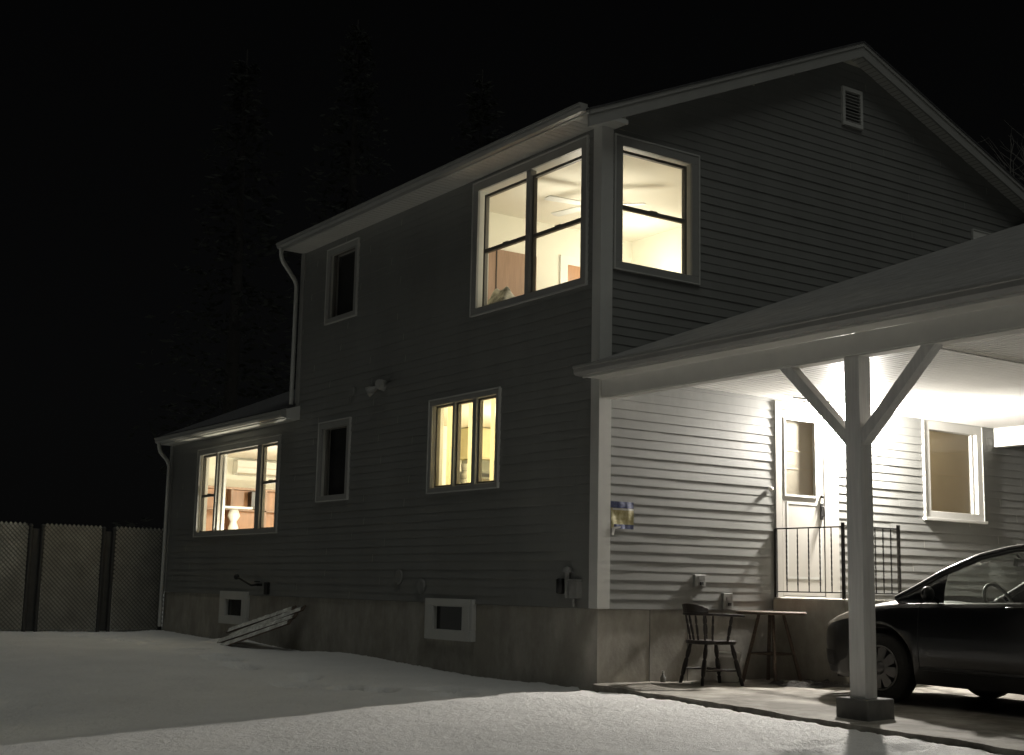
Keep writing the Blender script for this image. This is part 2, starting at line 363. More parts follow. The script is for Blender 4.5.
# openings: u0,u1,z0,z1 (outer casing)
DW = (0.23, 2.48, 3.42, 5.06); SU = (5.44, 6.37, 3.91, 5.0); SLo = (5.48, 6.41, 1.35, 2.46); MID = (1.83, 3.37, 1.33, 2.47); KIT = (7.71, 10.97, 0.945, 2.40)
GWN = (0.17, 1.37, 3.58, 5.05); RW = (5.19, 6.355, 1.17, 2.39); DR = (2.556, 3.60, 0.05, 2.39); W3 = (6.33, 7.2, 3.9, 5.06)
def sh(H, k): return (H[0] + k, H[1] - k, H[2] + k, H[3] - k)
lh = [DW, SU, SLo, MID]; ah = [KIT]; gh = [GWN, RW, DR, W3]
mb = MB(); siding(mb, LM, 0.12, YB, 0.0, 27 * CH, lh, flip=True); siding(mb, LM, 0.12, YB - 0.09, 27 * CH, EZ - .03, lh, flip=True); obj('wall', mb, 'siding', house, label='dark grey clapboard side wall with windows')
mb = MB(); siding(mb, LM, YB + .0, YE - 0.09, 0.0, 2.58, ah, flip=True); obj('wall', mb, 'siding', house, label='low clapboard wall of the side wing')
mb = MB(); siding(mb, GM, 0.13, WD - .12, 0.0, RZ, gh, gable=True); obj('wall', mb, 'siding', house, label='clapboard gable wall above and behind the carport')
mb = MB(); core(mb, LM, 0.0, YB, 0, EZ, [sh(h, .06) for h in lh], .15); core(mb, LM, YB, YE, 0, 2.6, [sh(h, .06) for h in ah], .15)
core(mb, GM, 0.0, WD, 0, EZ, [sh(h, .06) for h in gh], .15, True)
mb.quad((WD, 0, 0), (WD, YB, 0), (WD, YB, EZ), (WD, 0, EZ)); mb.quad((0, YB, 0), (WD, YB, 0), (WD, YB, EZ), (RX, YB, RZ), (0, YB, EZ)); mb.quad((0, YE, 0), (4.2, YE, 0), (4.2, YE, 4.35), (0, YE, 2.6)); mb.quad((4.2, YB, 0), (4.2, YE, 0), (4.2, YE, 4.35), (4.2, YB, 4.35))
obj('wall_sheathing', mb, 'plaster', house)
mb = MB()
mb.box(.012, WD - .01, .012, YB, -1.3, -.004); mb.box(.012, 4.18, YB + .002, YE - .012, -1.3, -.004)
obj('foundation', mb, 'concrete', house)
# seams of the poured foundation
for a, b in ((.702, .712), (1.232, 1.238)): mb = MB(); mb.box(a, b, .0085, .0125, -.76, -.006); obj('foundation_joint', mb, 'pier', house)
# corner boards
mb = MB(); mb.box(-.026, .0, -.026, .115, 0.002, EZ - .03); mb.box(0.0, .135, -.026, .0, 0.002, EZ - .03)
obj('corner_board', mb, 'trim', house)
mb = MB(); mb.box(-.026, -.002, YB - .11, YB + .01, 2.62, EZ - .03); obj('corner_board', mb, 'frame', house)
mb = MB(); mb.box(-.026, -.002, YE - .1, YE + .02, .002, 2.58); obj('corner_board', mb, 'frame', house)

# windows ---------------------------------------------------------------
def ubox(mb, PM, u0, u1, z0, z1, d0, d1):
    ps = [PM(u, z, d) for d in (d0, d1) for z in (z0, z1) for u in (u0, u1)]
    mb.add(ps, [(0, 2, 3, 1), (4, 5, 7, 6), (0, 1, 5, 4), (2, 6, 7, 3), (0, 4, 6, 2), (1, 3, 7, 5)])
def ring(mb, PM, O, I, d0, d1):
    ubox(mb, PM, O[0], O[1], O[2], I[2], d0, d1); ubox(mb, PM, O[0], O[1], I[3], O[3], d0, d1)
    ubox(mb, PM, O[0], I[0], I[2], I[3], d0, d1); ubox(mb, PM, I[1], O[1], I[2], I[3], d0, d1)
def window(PM, O, casing, units, label=None, sash='sash', cas='frame', glassm='glass', rim=True, depth=.15):
    """units: list of (u0,u1,z0,z1, meeting rail z or None): the clear panes"""
    mb = MB(); I = (O[0] + casing, O[1] - casing, O[2] + casing * .8, O[3] - casing)
    ring(mb, PM, O, I, -.004, .028)
    w = obj('window', mb, cas, house, label=label, bevel=.004)
    if rim:
        mb = MB(); e = (O[0] - .016, O[1] + .016, O[2] - .014, O[3] + .016)
        ring(mb, PM, e, O, .0, .036); obj('window_trim', mb, 'trim', w)
    # jamb liner
    mb = MB(); J = (I[0] - .012, I[1] + .012, I[2] - .012, I[3] + .012); ring(mb, PM, J, I, -depth + .002, -.004)
    obj('window_jamb', mb, 'wsash', w)
    # mullions between the units
    mb = MB(); us = sorted(units); sw = .032
    for a, b in zip(us, us[1:]):
        if b[0] - a[1] > .09: mb = MB(); ubox(mb, PM, a[1] + sw, b[0] - sw, I[2], I[3], -.075, .012); obj('window_mullion', mb, cas, w, bevel=.003)
    for q in units:
        mb = MB(); P = q[:4]; lo = min(sw, (P[0] - I[0]) if P is us[0][:4] else sw); S_ = (max(P[0] - sw, I[0]), min(P[1] + sw, I[1]), max(P[2] - sw, I[2]), min(P[3] + sw, I[3]))
        ring(mb, PM, S_, P, -.07, -.022)
        if q[4]:
            ubox(mb, PM, P[0], P[1], q[4] - .022, q[4] + .022, -.066, -.016)
            ubox(mb, PM, (P[0] + P[1]) / 2 - .05, (P[0] + P[1]) / 2 + .05, q[4] + .022, q[4] + .035, -.05, -.02)
        obj('sash', mb, sash, w, bevel=.003)
        mb = MB(); mb.quad(PM(P[0], P[2], -.05), PM(P[1], P[2], -.05), PM(P[1], P[3], -.05), PM(P[0], P[3], -.05)); obj('pane', mb, glassm, w)
    return w
window(LM, DW, .10, [(.36, 1.275, 3.50, 4.865, 4.17), (1.42, 2.275, 3.50, 4.865, 4.19)], 'double window at the upper corner with lit bedroom inside')
window(GM, GWN, .10, [(.30, 1.205, 3.67, 4.89, 4.28)], 'lit gable window beside the upper corner')
window(LM, SU, .085, [(5.6, 6.235, 3.99, 4.93, None)], 'small dark upper window')
window(LM, SLo, .085, [(5.62, 6.245, 1.43, 2.36, None)], 'small dark ground floor window')
window(LM, MID, .065, [(1.965, 2.295, 1.415, 2.38, None), (2.44, 2.775, 1.415, 2.38, None), (2.885, 3.255, 1.415, 2.38, None)], 'three light casement window glowing yellow')
window(LM, KIT, .085, [(7.86, 8.36, 1.03, 2.275, 1.72), (8.585, 10.11, 1.03, 2.275, None), (10.245, 10.82, 1.03, 2.275, 1.62)], 'wide lit kitchen window of the wing')
wr = window(GM, RW, .105, [(5.33, 6.205, 1.25, 2.28, None)], 'white framed window with tan shade drawn', sash='white', cas='white')
window(GM, W3, .09, [(6.5, 7.0, 4.0, 4.9, 4.45)], 'upper gable window hidden by the carport roof', cas='white')
# dark sheets standing in for the unlit rooms, roller shade in the porch window
for O in (SU, SLo):
    mb = MB(); ubox(mb, LM, O[0] + .08, O[1] - .08, O[2] + .08, O[3] - .08, -.13, -.12); obj('dark_sheet', mb, 'dark_sheet', house)
mb = MB(); mb.quad(GM(5.30, 1.20, -.085), GM(6.24, 1.20, -.085), GM(6.24, 2.31, -.085), GM(5.30, 2.31, -.085)); sd = obj('roller_shade', mb, 'shade', house)
mb = MB(); ubox(mb, GM, 5.31, 6.22, 2.02, 2.032, -.0845, -.080); ubox(mb, GM, 5.31, 6.22, 1.73, 1.742, -.0845, -.080); obj('shade_hem', mb, 'shade2', sd)
# window sill under porch window
mb = MB(); ubox(mb, GM, 5.15, 6.40, 1.135, 1.17, 0, .055); obj('window_sill', mb, 'white', house, bevel=.004)

# entry door -------------------------------------------------------------
mb = MB(); ring(mb, GM, (2.556, 3.60, .12, 2.385), (2.655, 3.36, .16, 2.30), -.02, .020); ubox(mb, GM, 3.36, 3.50, .16, 2.30, -.06, .017)
obj('door_frame', mb, 'door_paint', house, bevel=.004)
mb = MB(); ring(mb, GM, (2.665, 3.352, .17, 2.29), (2.715, 3.215, 1.315, 2.185), -.03, .012)
door = obj('door', mb, 'door_paint', house, label='white half glass entry door', bevel=.004)
mb = MB(); mb.quad(*[GM(u, z, -.006) for u, z in ((2.715, 1.315), (3.215, 1.315), (3.215, 2.185), (2.715, 2.185))]); obj('pane', mb, 'glass', door)
mb = MB(); ring(mb, GM, (2.695, 3.235, 1.295, 2.205), (2.72, 3.21, 1.32, 2.18), .0125, .024); obj('glazing_bead', mb, 'trim', door)
mb = MB(); ring(mb, GM, (2.73, 3.31, .36, .40 + .84), (2.76, 3.28, .385, .40 + .81), .0122, .016); obj('door_panel', mb, 'trim', door)
mb = MB(); ubox(mb, GM, 3.285, 3.325, 1.05, 1.24, .0122, .03); mb.tube([GM(3.305, 1.20, .03), GM(3.305, 1.20, .06), GM(3.305, 1.09, .06), GM(3.305, 1.09, .03)], .009, 8); mb.sphere(GM(3.305, 1.32, .03), .022, 12, 8)
obj('handle', mb, 'iron', door)
mb = MB(); mb.box(3.3535, 3.3585, -.0135, -.011, .17, 2.29); mb.box(2.665, 3.352, -.0135, -.011, .1625, .1685); obj('weather_seal', mb, 'iron', door)
mb = MB(); mb.box(2.5, 3.6, -.12, -.03, .10, .148); obj('threshold', mb, 'white', house, bevel=.004)
mb = MB(); mb.lathe(GM(2.47, 1.36, .015), (0, -1, 0), [(.0, .035), (.02, .03), (.026, .012), (.03, 0)], 14); obj('doorbell', mb, 'white', house)

# gable vent --------------------------------------------------------------
mb = MB(); ring(mb, GM, (3.79, 4.16, 5.98, 6.48), (3.835, 4.115, 6.03, 6.43), 0, .04); gv = obj('gable_vent', mb, 'trim', house, bevel=.004)
mb = MB()
for k in range(9): z = 6.05 + k * .042; mb.obox(GM(3.975, z, .022), ((1, 0, 0), (0, -1, -.9), (0, .9, -1)), (.14, .022, .003))
obj('vent_louvre', mb, 'frame', gv)
mb = MB(); ubox(mb, GM, 3.835, 4.115, 6.03, 6.43, .0, .004); obj('vent_back', mb, 'black', gv)

# roofs -------------------------------------------------------------------
RT = 7.04; RSL = .432; RSR = .388; OY = -.23
def rz(x): return RT - RSL * (RX - x) if x < RX else RT - RSR * (x - RX)
def slab2(mb, xs, y0, y1, th0, th1):
    for a, b in zip(xs, xs[1:]):
        ps = [(a, y0, rz(a) - th0), (b, y0, rz(b) - th0), (b, y0, rz(b) - th1), (a, y0, rz(a) - th1)]
        mb.prism(ps, (0, y1 - y0, 0))
mb = MB(); slab2(mb, [-.40, RX, WD + .4], OY - .02, YB - .04, 0, .022)
roof = obj('roof', mb, 'roof', house, label='dark shingle main roof')
mb = MB(); slab2(mb, [-.36, RX, WD + .36], OY + .03, YB - .05, .0225, .044); obj('roof_deck', mb, 'oldwood', house)
mb = MB(); slab2(mb, [-.36, RX, WD + .36], OY, OY + .028, .0225, .20); mb2 = mb; slab2(mb, [-.36, RX, WD + .36], OY - .012, OY, .0225, .07)
obj('rake_board', mb, 'frame', house)
mb = MB()
for sgn, xa, xb in ((0, .04, RX), (1, RX, WD + .3)):
    n = 70
    for k in range(n):
        a = xa + (xb - xa) * k / n; b = xa + (xb - xa) * (k + .86) / n
        for (p, q, e) in ((a, b, 0), (b, xa + (xb - xa) * (k + 1) / n, .005)):
            z0, z1 = rz(p) - .148 + e, rz(q) - .148 + e
            mb.quad((p, OY + .028, z0), (p, .03, z0), (q, .03, z1), (q, OY + .028, z1))
obj('rake_soffit', mb, 'soffit', house)
# eave soffit (vented panels), frieze, fascia, gutter
def soffit(mb, x0, x1, y0, y1, z, pitch=.1):
    n = int((y1 - y0) / pitch)
    for k in range(n):
        a = y0 + (y1 - y0) * k / n; c = y0 + (y1 - y0) * (k + 1) / n; b = c - .014
        mb.quad((x0, a, z), (x0, b, z), (x1, b, z), (x1, a, z)); mb.quad((x0, b, z + .006), (x0, c, z + .006), (x1, c, z + .006), (x1, b, z + .006))
        mb.quad((x0, b, z), (x0, b, z + .006), (x1, b, z + .006), (x1, b, z)); mb.quad((x0, c, z + .006), (x0, c, z), (x1, c, z), (x1, c, z + .006))
mb = MB(); soffit(mb, -.355, -.001, OY + .03, YB - .05, EZ - .035); obj('eave_soffit', mb, 'soffit', house)
mb = MB(); mb.box(-.375, -.355, OY, YB - .045, EZ - .045, EZ + .015); mb.box(-.355, .17, OY + .002, OY + .03, EZ - .05, EZ + .0); obj('fascia', mb, 'trim', house)
mb = MB(); mb.prism([(-.355, OY + .03, EZ - .048), (.16, OY + .03, EZ - .048), (.16, OY + .03, EZ + .11), (-.30, OY + .03, EZ - .02)], (0, .20, 0)); obj('cornice_return', mb, 'trim', house)
def gutter(x, y0, y1, z0, z1, mat='gutter', parent=house):
    mb = MB(); w = .11
    prof = [(x, z1), (x, z0), (x - .07, z0), (x - .095, z0 + .03), (x - .10, z1 - .03), (x - w, z1 - .022), (x - w, z1), (x - w + .012, z1), (x - w + .012, z1 - .02), (x - .09, z1 - .03), (x - .065, z0 + .006), (x - .004, z0 + .006), (x - .004, z1)]
    n = len(prof); vs = [(a, y, b) for y in (y0, y1) for a, b in prof]
    mb.add(vs, [(i, (i + 1) % n, n + (i + 1) % n, n + i) for i in range(n)])
    ec = [(x, z1), (x, z0), (x - .07, z0), (x - .095, z0 + .03), (x - .10, z1 - .03), (x - w, z1 - .022), (x - w, z1)]
    for y in (y0 - .003, y1 + .003): mb.quad(*[(a, y, b) for a, b in ec])
    return obj('gutter', mb, mat, parent)
gutter(-.377, OY + .01, YB - .06, EZ - .035, EZ + .05)
# wing roof (rises away from the gutter)
def lz(x): return 2.85 + .43 * x
mb = MB(); mb.prism([(-.24, YB - .02, lz(-.24)), (4.2, YB - .02, lz(4.2)), (4.2, YB - .02, lz(4.2) - .12), (-.20, YB - .02, lz(-.20) - .12)], (0, YE - .03 - YB + .02, 0)); obj('roof', mb, 'roof', house, label='shingle shed roof of the side wing')
mb = MB(); mb.box(-.235, -.215, YB - .15, YE - .03, 2.585, 2.735); mb.prism([(-.2, YE - .029, lz(-.2) - .15), (4.2, YE - .029, lz(4.2) - .15), (4.2, YE - .029, lz(4.2) - .01), (-.2, YE - .029, lz(-.2) - .01)], (0, .02, 0)); mb.prism([(-.215, YB - .15, 2.585), (0, YB - .15, 2.585), (0, YB - .15, 2.80), (-.215, YB - .15, 2.73)], (0, .13, 0)); obj('fascia', mb, 'trim', house)
mb = MB(); soffit(mb, -.215, -.001, YB - .02, YE - .035, 2.585); obj('eave_soffit', mb, 'soffit', house)
gutter(-.237, YB - .17, YE - .02, 2.60, 2.70)
# downspouts
def downspout(pts): mb = MB(); mb.tube(pts, .042, 12, True, .72); return obj('downspout', mb, 'trim', house)
def bend(P, r=.1, n=5):
    P = [Vector(p) for p in P]; out = [P[0]]
    for a, b, c in zip(P, P[1:], P[2:]):
        s = b + (a - b).normalized() * r; e = b + (c - b).normalized() * r
        for k in range(n + 1): t = k / n; out.append(s * (1 - t) ** 2 + b * 2 * t * (1 - t) + e * t * t)
    return out + [P[-1]]
downspout(bend([(-.43, YB - .14, EZ - .03), (-.43, YB - .14, EZ - .19), (-.08, YB + .02, EZ - .48), (-.08, YB + .02, 2.95), (-.08, YB + .02, 2.82)]))
downspout(bend([(-.29, YE - .12, 2.60), (-.29, YE - .12, 2.48), (-.075, YE - .10, 2.27), (-.075, YE - .10, -.4), (-.075, YE - .10, -.6)]))

# basement windows ----------------------------------------------------------
def basement(O, I):
    mb = MB(); ring(mb, LM, O, I, -.011, .05); w = obj('basement_window', mb, 'trim', house, bevel=.006)
    mb = MB(); ring(mb, LM, (O[0] + .05, O[1] - .05, O[2] + .0, O[3] - .0), (I[0] - .01, I[1] + .01, I[2] - .01, I[3] + .01), .051, .062); obj('window_trim', mb, 'trim', w, bevel=.003)
    mb = MB(); ubox(mb, LM, I[0], I[1], I[2], I[3], -.010, .004); obj('pane', mb, 'unlit_pane', w)  # opaque dark pane, its colour standing in for the unlit basement
basement((2.25, 3.30, -.43, .05), (2.46, 3.09, -.31, -.04)); basement((8.60, 9.65, -.455, .05), (8.77, 9.39, -.325, -.075))
# floodlight, small boxes, faucet, discs on the side wall ---------------------
mb = MB(); mb.lathe(LM(4.58, 2.80, .01), (-1, 0, 0), [(0, .035), (.06, .033), (.066, .0)], 16); fl = obj('floodlight', mb, 'frame', house, label='twin white floodlight on side wall')
for dy, dz, a in ((-.13, .01, (-.8, -.35, -.35)), (.15, -.05, (-.55, .6, -.4))):
    c = Vector(LM(4.58 + dy, 2.80 + dz, .12)); A = Vector(a).normalized()
    mb = MB(); mb.tube([LM(4.58, 2.80, .03), c - A * .06], .014, 8); mb.lathe(c, A, [(.0, -.09), (.03, -.085), (.04, -.04), (.06, .0), (.072, .05), (.068, .052), (.0, .03)], 16); obj('lamp_head', mb, 'frame', fl)
mb = MB(); ubox(mb, LM, 5.38, 5.48, 2.77, 2.88, .0, .05); obj('cable_box', mb, 'greyplastic', house, bevel=.01)
mb = MB(); ubox(mb, LM, 4.86, 4.93, 2.76, 2.87, .0, .05); obj('sensor_box', mb, 'siding', house, bevel=.01)
mb = MB(); ubox(mb, LM, .255, .40, .10, .28, .0, .07); ubox(mb, LM, .24, .41, .28, .295, .0, .085); mb.tube([LM(.36, .10, .035), LM(.36, .05, .035), LM(.36, .01, .03)], .02, 8)
obj('meter_box', mb, 'greyplastic', house, bevel=.006)
mb = MB(); mb.tube([LM(.455, .10, .045), LM(.455, .38, .045)], .028, 10); mb.lathe(LM(.455, .38, .045), (0, 0, 1), [(.06, -.015), (.045, .03), (.0, .045)], 12); obj('conduit', mb, 'greyplastic', house)
mb = MB(); mb.tube([LM(.565, .14, .05), LM(.565, .15, .05), LM(.565, .29, .05), LM(.565, .30, .05)], [.03, .048, .048, .03], 12); obj('fire_bell', mb, 'black', house)
for u, z in ((4.01, .30), (3.46, .19)):
    mb = MB(); mb.lathe(LM(u, z, .01), (-1, 0, 0), [(0, .02), (.055, .018), (.085, .03), (.095, .01), (.095, .0)], 18); obj('vent_cap', mb, 'siding', house)
mb = MB(); mb.tube([LM(8.15, .16, .01), LM(8.15, .16, .10)], .02, 8); mb.tube(bend([LM(8.15, .16, .10), LM(8.2, .15, .16), LM(8.6, .27, .22), LM(8.62, .27, .22)], .03), .016, 8); mb.sphere(LM(8.62, .275, .22), .045, 10, 8)
mb.lathe(LM(8.12, .2, .1), (0, 0, 1), [(.0, .02), (.045, .015), (.045, 0), (.0, -.003)], 12); ubox(mb, LM, 7.86, 7.98, .02, .2, .0, .05); obj('faucet', mb, 'iron', house)
# outlet covers on the porch wall
def outlet(u0, u1, z0, z1):
    mb = MB(); ubox(mb, GM, u0, u1, z0, z1, .0, .04); o = obj('outlet_box', mb, 'siding', house, bevel=.008)
    for dz in (-.032, .032):
        mb = MB(); c = ((u0 + u1) / 2, (z0 + z1) / 2 + dz); ubox(mb, GM, c[0] - .026, c[0] + .030, c[1] - .020, c[1] + .018, .0405, .046); obj('socket', mb, 'greyplastic', o)
    mb = MB(); ubox(mb, GM, (u0 + u1) / 2 - .014, (u0 + u1) / 2 + .022, (z0 + z1) / 2 - .045, (z0 + z1) / 2 - .012, .0465, .066); obj('plug', mb, 'black', o)
outlet(1.295, 1.455, .24, .375); outlet(1.715, 1.855, .0, .185)
# porch lamp: glass globe on a wall plate, the lit lamp of the carport
LX, LY = 3.735, -.185
mb = MB(); mb.lathe((LX, LY, 2.403), (0, 0, -1), [(.0, 0), (.085, 0), (.09, .02), (.055, .045), (.05, .07), (.0, .072)], 20)
pl = obj('porch_lamp', mb, 'iron', house, label='lit globe ceiling lamp by the entry door')
mb = MB(); mb.sphere((LX, LY, 2.235), .085, 14, 9); obj('lamp_globe', mb, 'globe', pl)
M['globe'].node_tree.nodes['Emission'].inputs[1].default_value = PORCH_W / (4 * PI * PI * .085 ** 2) / 250
# cable on porch ceiling
mb = MB(); mb.tube(bend([(2.9, -.12, 2.39), (3.0, -.5, 2.36), (3.25, -.4, 2.37), (LX - .05, LY, 2.395)], .15), .008, 6); mb.tube([(2.55, -.3, 2.392), (3.0, -.45, 2.37), (3.2, -.35, 2.39)], .007, 6); obj('lamp_cable', mb, 'iron', house)

# rooms ------------------------------------------------------------------
def room(x0, x1, y0, y1, z0, z1, wall='plaster', walls='XxYy'):
    mb = MB(); mb.quad((x0, y0, z1), (x1, y0, z1), (x1, y1, z1), (x0, y1, z1)); obj('ceiling', mb, 'ceil' if wall == 'plaster' else wall, house)
    mb = MB(); mb.quad((x0, y0, z0), (x1, y0, z0), (x1, y1, z0), (x0, y1, z0)); obj('floor', mb, 'floor', house)
    mb = MB()
    if 'X' in walls: mb.quad((x1, y0, z0), (x1, y1, z0), (x1, y1, z1), (x1, y0, z1))
    if 'Y' in walls: mb.quad((x0, y1, z0), (x1, y1, z0), (x1, y1, z1), (x0, y1, z1))
    if 'x' in walls: mb.quad((x0, y0, z0), (x0, y1, z0), (x0, y1, z1), (x0, y0, z1))
    if 'y' in walls: mb.quad((x0, y0, z0), (x1, y0, z0), (x1, y0, z1), (x0, y0, z1))
    obj('interior_wall', mb, wall, house)
room(.15, 3.3, .15, 3.45, 2.55, 5.10, walls='XY')
room(.15, 3.3, 1.62, 5.2, .04, 2.44, walls='XYy')
room(.15, 4.1, 7.33, 12.15, .04, 2.44, walls='XYy')
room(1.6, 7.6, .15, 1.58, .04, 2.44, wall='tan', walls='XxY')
# upper bedroom
mb = MB(); mb.box(.30, 1.60, 3.40, 3.44, 2.56, 4.60); cd_ = obj('closet_door', mb, 'brownwood', house, label='brown wooden closet doors of the upper room')
mb = MB(); mb.box(.94, .955, 3.392, 3.401, 2.6, 4.58); obj('door_gap', mb, 'darkwood', cd_)
mb = MB(); ring(mb, lambda u, z, d: (u, 3.45 - d, z), (2.02, 3.02, 2.55, 4.70), (2.14, 2.90, 2.56, 4.58), .0, .03); obj('door_casing', mb, 'white', house)
mb = MB(); mb.box(2.14, 2.90, 3.425, 3.445, 2.56, 4.58); obj('interior_door', mb, 'orangewood', house, label='brown interior door of the upper room')
FAN_FILL_W = 40.0
fan = thing('ceiling_fan', 'white ceiling fan with blades seen through the upper corner windows', 'ceiling fan', (1.25, 1.75, 5.098))
mb = MB(); mb.lathe((0, 0, 0), (0, 0, -1), [(.0, 0), (.07, 0), (.06, .04), (.015, .05), (.015, .17), (.09, .18), (.11, .22), (.10, .28), (.05, .31), (.0, .31)], 20); obj('motor', mb, 'white', fan)
for k in range(5):
    a = k * 2 * PI / 5 + .5; c, s = math.cos(a), math.sin(a); mb = MB()
    P = lambda r, w, z: (c * r - s * w, s * r + c * w, z)
    mb.prism([P(.12, -.03, -.235), P(.22, -.065, -.24), P(.64, -.075, -.24), P(.66, 0, -.235), P(.64, .065, -.225), P(.22, .055, -.225), P(.12, .03, -.23)], (0, 0, .008)); obj('fan_blade', mb, 'trim', fan)
mb = MB(); mb.sphere((0, 0, -.37), .09, 14, 9, (1, 1, .8)); obj('light_globe', mb, 'bulb', fan)
lamp(fan, (0, 0, -.80), FAN_FILL_W, WARM, .30)  # fill light added below the fan globe to even out the room
flr = thing('floor_lamp', 'tall uplight lamp in the far corner of the upper room', 'floor lamp', (2.6, 2.6, 2.552))
mb = MB(); mb.lathe((0, 0, 0), (0, 0, 1), [(0, 0), (.14, 0), (.14, .02), (.02, .04), (.014, .06), (.014, 1.66), (.03, 1.68), (0, 1.68)], 18); obj('lamp_stand', mb, 'white', flr)
mb = MB(); mb.lathe((0, 0, 1.68), (0, 0, 1), [(.03, 0), (.1, .04), (.16, .11), (.155, .11), (.095, .05), (.0, .01)], 22); obj('lamp_bowl', mb, 'white', flr)
mb = MB(); mb.sphere((0, 0, 1.755), .035, 10, 8); obj('light_bulb', mb, 'bulb', flr)
lamp(flr, (0, 0, 1.86), ROOM_W['up'], WARM, .07)
mb = MB()
def heap(u, v):
    x = .20 + .36 * u; y = 2.10 + .62 * v; e = math.sin(PI * u) ** .6 * math.sin(PI * v) ** .6
    return (x, y, 3.50 + e * (.28 + .035 * math.sin(11 * u + 6 * v) + .03 * math.sin(17 * v - 8 * u)))
mb.grid(heap, 22, 26); lp = obj('laundry_pile', mb, 'cloth'); tag(lp, 'heap of patterned cloth just inside the upper corner window', 'cloth')
shf = thing('low_dresser', 'pale dresser under the heap of cloth inside the upper window', 'dresser', (.36, 2.40, 2.55))
mb = MB(); mb.box(-.19, .20, -.42, .42, 0, .949); obj('carcass', mb, 'white', shf, bevel=.006)
mb = MB(); [mb.box(.201, .212, -.39, .39, .06 + k * .3, .33 + k * .3) for k in range(3)]; obj('drawer_front', mb, 'white', shf)
# middle kitchen seen through the three light window
mb = MB(); ring(mb, lambda u, z, d: (u, 5.2 - d, z), (.55, 1.52, .04, 2.2), (.64, 1.43, .05, 2.11), 0, .03); obj('door_casing', mb, 'white', house)
kc = thing('wall_cabinet', 'cream wall cabinet behind the three light window', 'cabinet', (1.95, 5.02, 1.98))
mb = MB(); mb.box(-.35, 1.2, -.15, .17, 0, .44); obj('carcass', mb, 'curtain', kc, bevel=.005)
mb = MB(); [mb.box(-.33 + k * .38, .02 + k * .38, -.165, -.151, .02, .42) for k in range(4)]; obj('cabinet_door', mb, 'curtain', kc, bevel=.005)
mw_ = thing('range_hood', 'grey range hood under the cream wall cabinet', 'range hood', (2.05, 4.98, 1.70))
mb = MB(); mb.prism([(-.42, .2, .0), (-.42, -.22, .0), (-.42, -.22, .1), (-.42, -.1, .27), (-.42, .2, .27)], (.9, 0, 0)); obj('hood_shell', mb, 'teal', mw_)
mb = MB(); mb.box(-.40, .46, -.228, -.221, .02, .07); obj('control_strip', mb, 'black', mw_)
for i, (u0, u1) in enumerate(((3.12, 3.28), (2.70, 2.80), (2.21, 2.32))):
    mb = MB(); n = 20
    for k in range(n):
        a = u0 + (u1 - u0) * k / n; b = u0 + (u1 - u0) * (k + 1) / n; xa = .19 + .015 * math.sin(a * 90); xb = .19 + .015 * math.sin(b * 90)
        mb.add([(xa, a, 1.34), (xb, b, 1.34), (xb, b, 2.41), (xa, a, 2.41)], [(0, 1, 2, 3)], True)
    o = obj('curtain', mb, 'curtain'); tag(o, ['pale curtain at the left light of the three light window', 'pale curtain at the middle light of the three light window', 'pale curtain at the right light of the three light window'][i], 'curtain', 'curtains in the three light window')
mb = MB(); [mb.lathe((.24, 2.93 + .06 * (k % 3), 1.40 + .095 * (k // 3)), (0, 0, 1), [(.0, 0), (.04, 0), (.052, .07), (.045, .09), (0, .09)], 12) for k in range(7)]
cu = obj('paper_cups', mb, 'paper'); tag(cu, 'stack of white cups on the sill of the three light window', 'cups')
lamp_th = thing('pendant_lamp', 'round ceiling lamp lighting the room behind the three light window', 'ceiling lamp', (1.5, 3.0, 2.438))
mb = MB(); mb.lathe((0, 0, 0), (0, 0, -1), [(0, 0), (.14, 0), (.15, .03), (.12, .035), (0, .035)], 20); obj('lamp_base', mb, 'white', lamp_th)
mb = MB(); mb.sphere((0, 0, -.06), .12, 16, 8, (1, 1, .5)); obj('lamp_shade', mb, 'bulb', lamp_th)
lamp(lamp_th, (0, 0, -.25), ROOM_W['mid'], (1.0, .91, .62), .1)
# wing kitchen
lt2 = thing('pendant_lamp', 'hanging lamp in the kitchen behind the wide wing window', 'ceiling lamp', (2.9, 8.3, 2.438))
mb = MB(); mb.tube([(0, 0, 0), (0, 0, -.3)], .01, 8); mb.lathe((0, 0, -.3), (0, 0, -1), [(.02, -.02), (.06, .0), (.16, .12), (.165, .14), (.15, .13), (.0, .02)], 20); obj('lamp_shade', mb, 'white', lt2)
mb = MB(); mb.sphere((0, 0, -.42), .05, 12, 8); obj('light_bulb', mb, 'bulb', lt2)
lamp(lt2, (0, 0, -.50), ROOM_W['add'], WARM, .08)
tl = thing('table_lamp', 'small lit table lamp on the counter under the wide wing window', 'lamp', (.45, 9.6, .74))
mb = MB(); mb.lathe((0, 0, 0), (0, 0, 1), [(0, 0), (.06, 0), (.05, .03), (.02, .05), (.025, .1), (0, .1)], 14); obj('lamp_base', mb, 'white', tl)
mb = MB(); mb.sphere((0, 0, .13), .035, 10, 8); obj('light_bulb', mb, 'bulb', tl)
lamp(tl, (0, 0, .21), 110, WARM, .05)
ct = thing('kitchen_counter', 'pale counter under the wide wing window', 'counter', (.44, 9.2, .04))
mb = MB(); mb.box(-.27, .27, -1.7, 1.7, 0, .66); obj('carcass', mb, 'curtain', ct)
mb = MB(); mb.box(-.28, .30, -1.72, 1.72, .661, .699); obj('countertop', mb, 'paper', ct)
ac = thing('wall_air_conditioner', 'white wall air conditioner high on the kitchen end wall', 'air conditioner', (1.33, 12.05, 2.13))
mb = MB(); mb.prism([(-.22, .09, 0), (-.22, -.1, .03), (-.22, -.13, .1), (-.22, -.12, .26), (-.22, .09, .27)], (.95, 0, 0)); obj('unit_body', mb, 'white', ac)
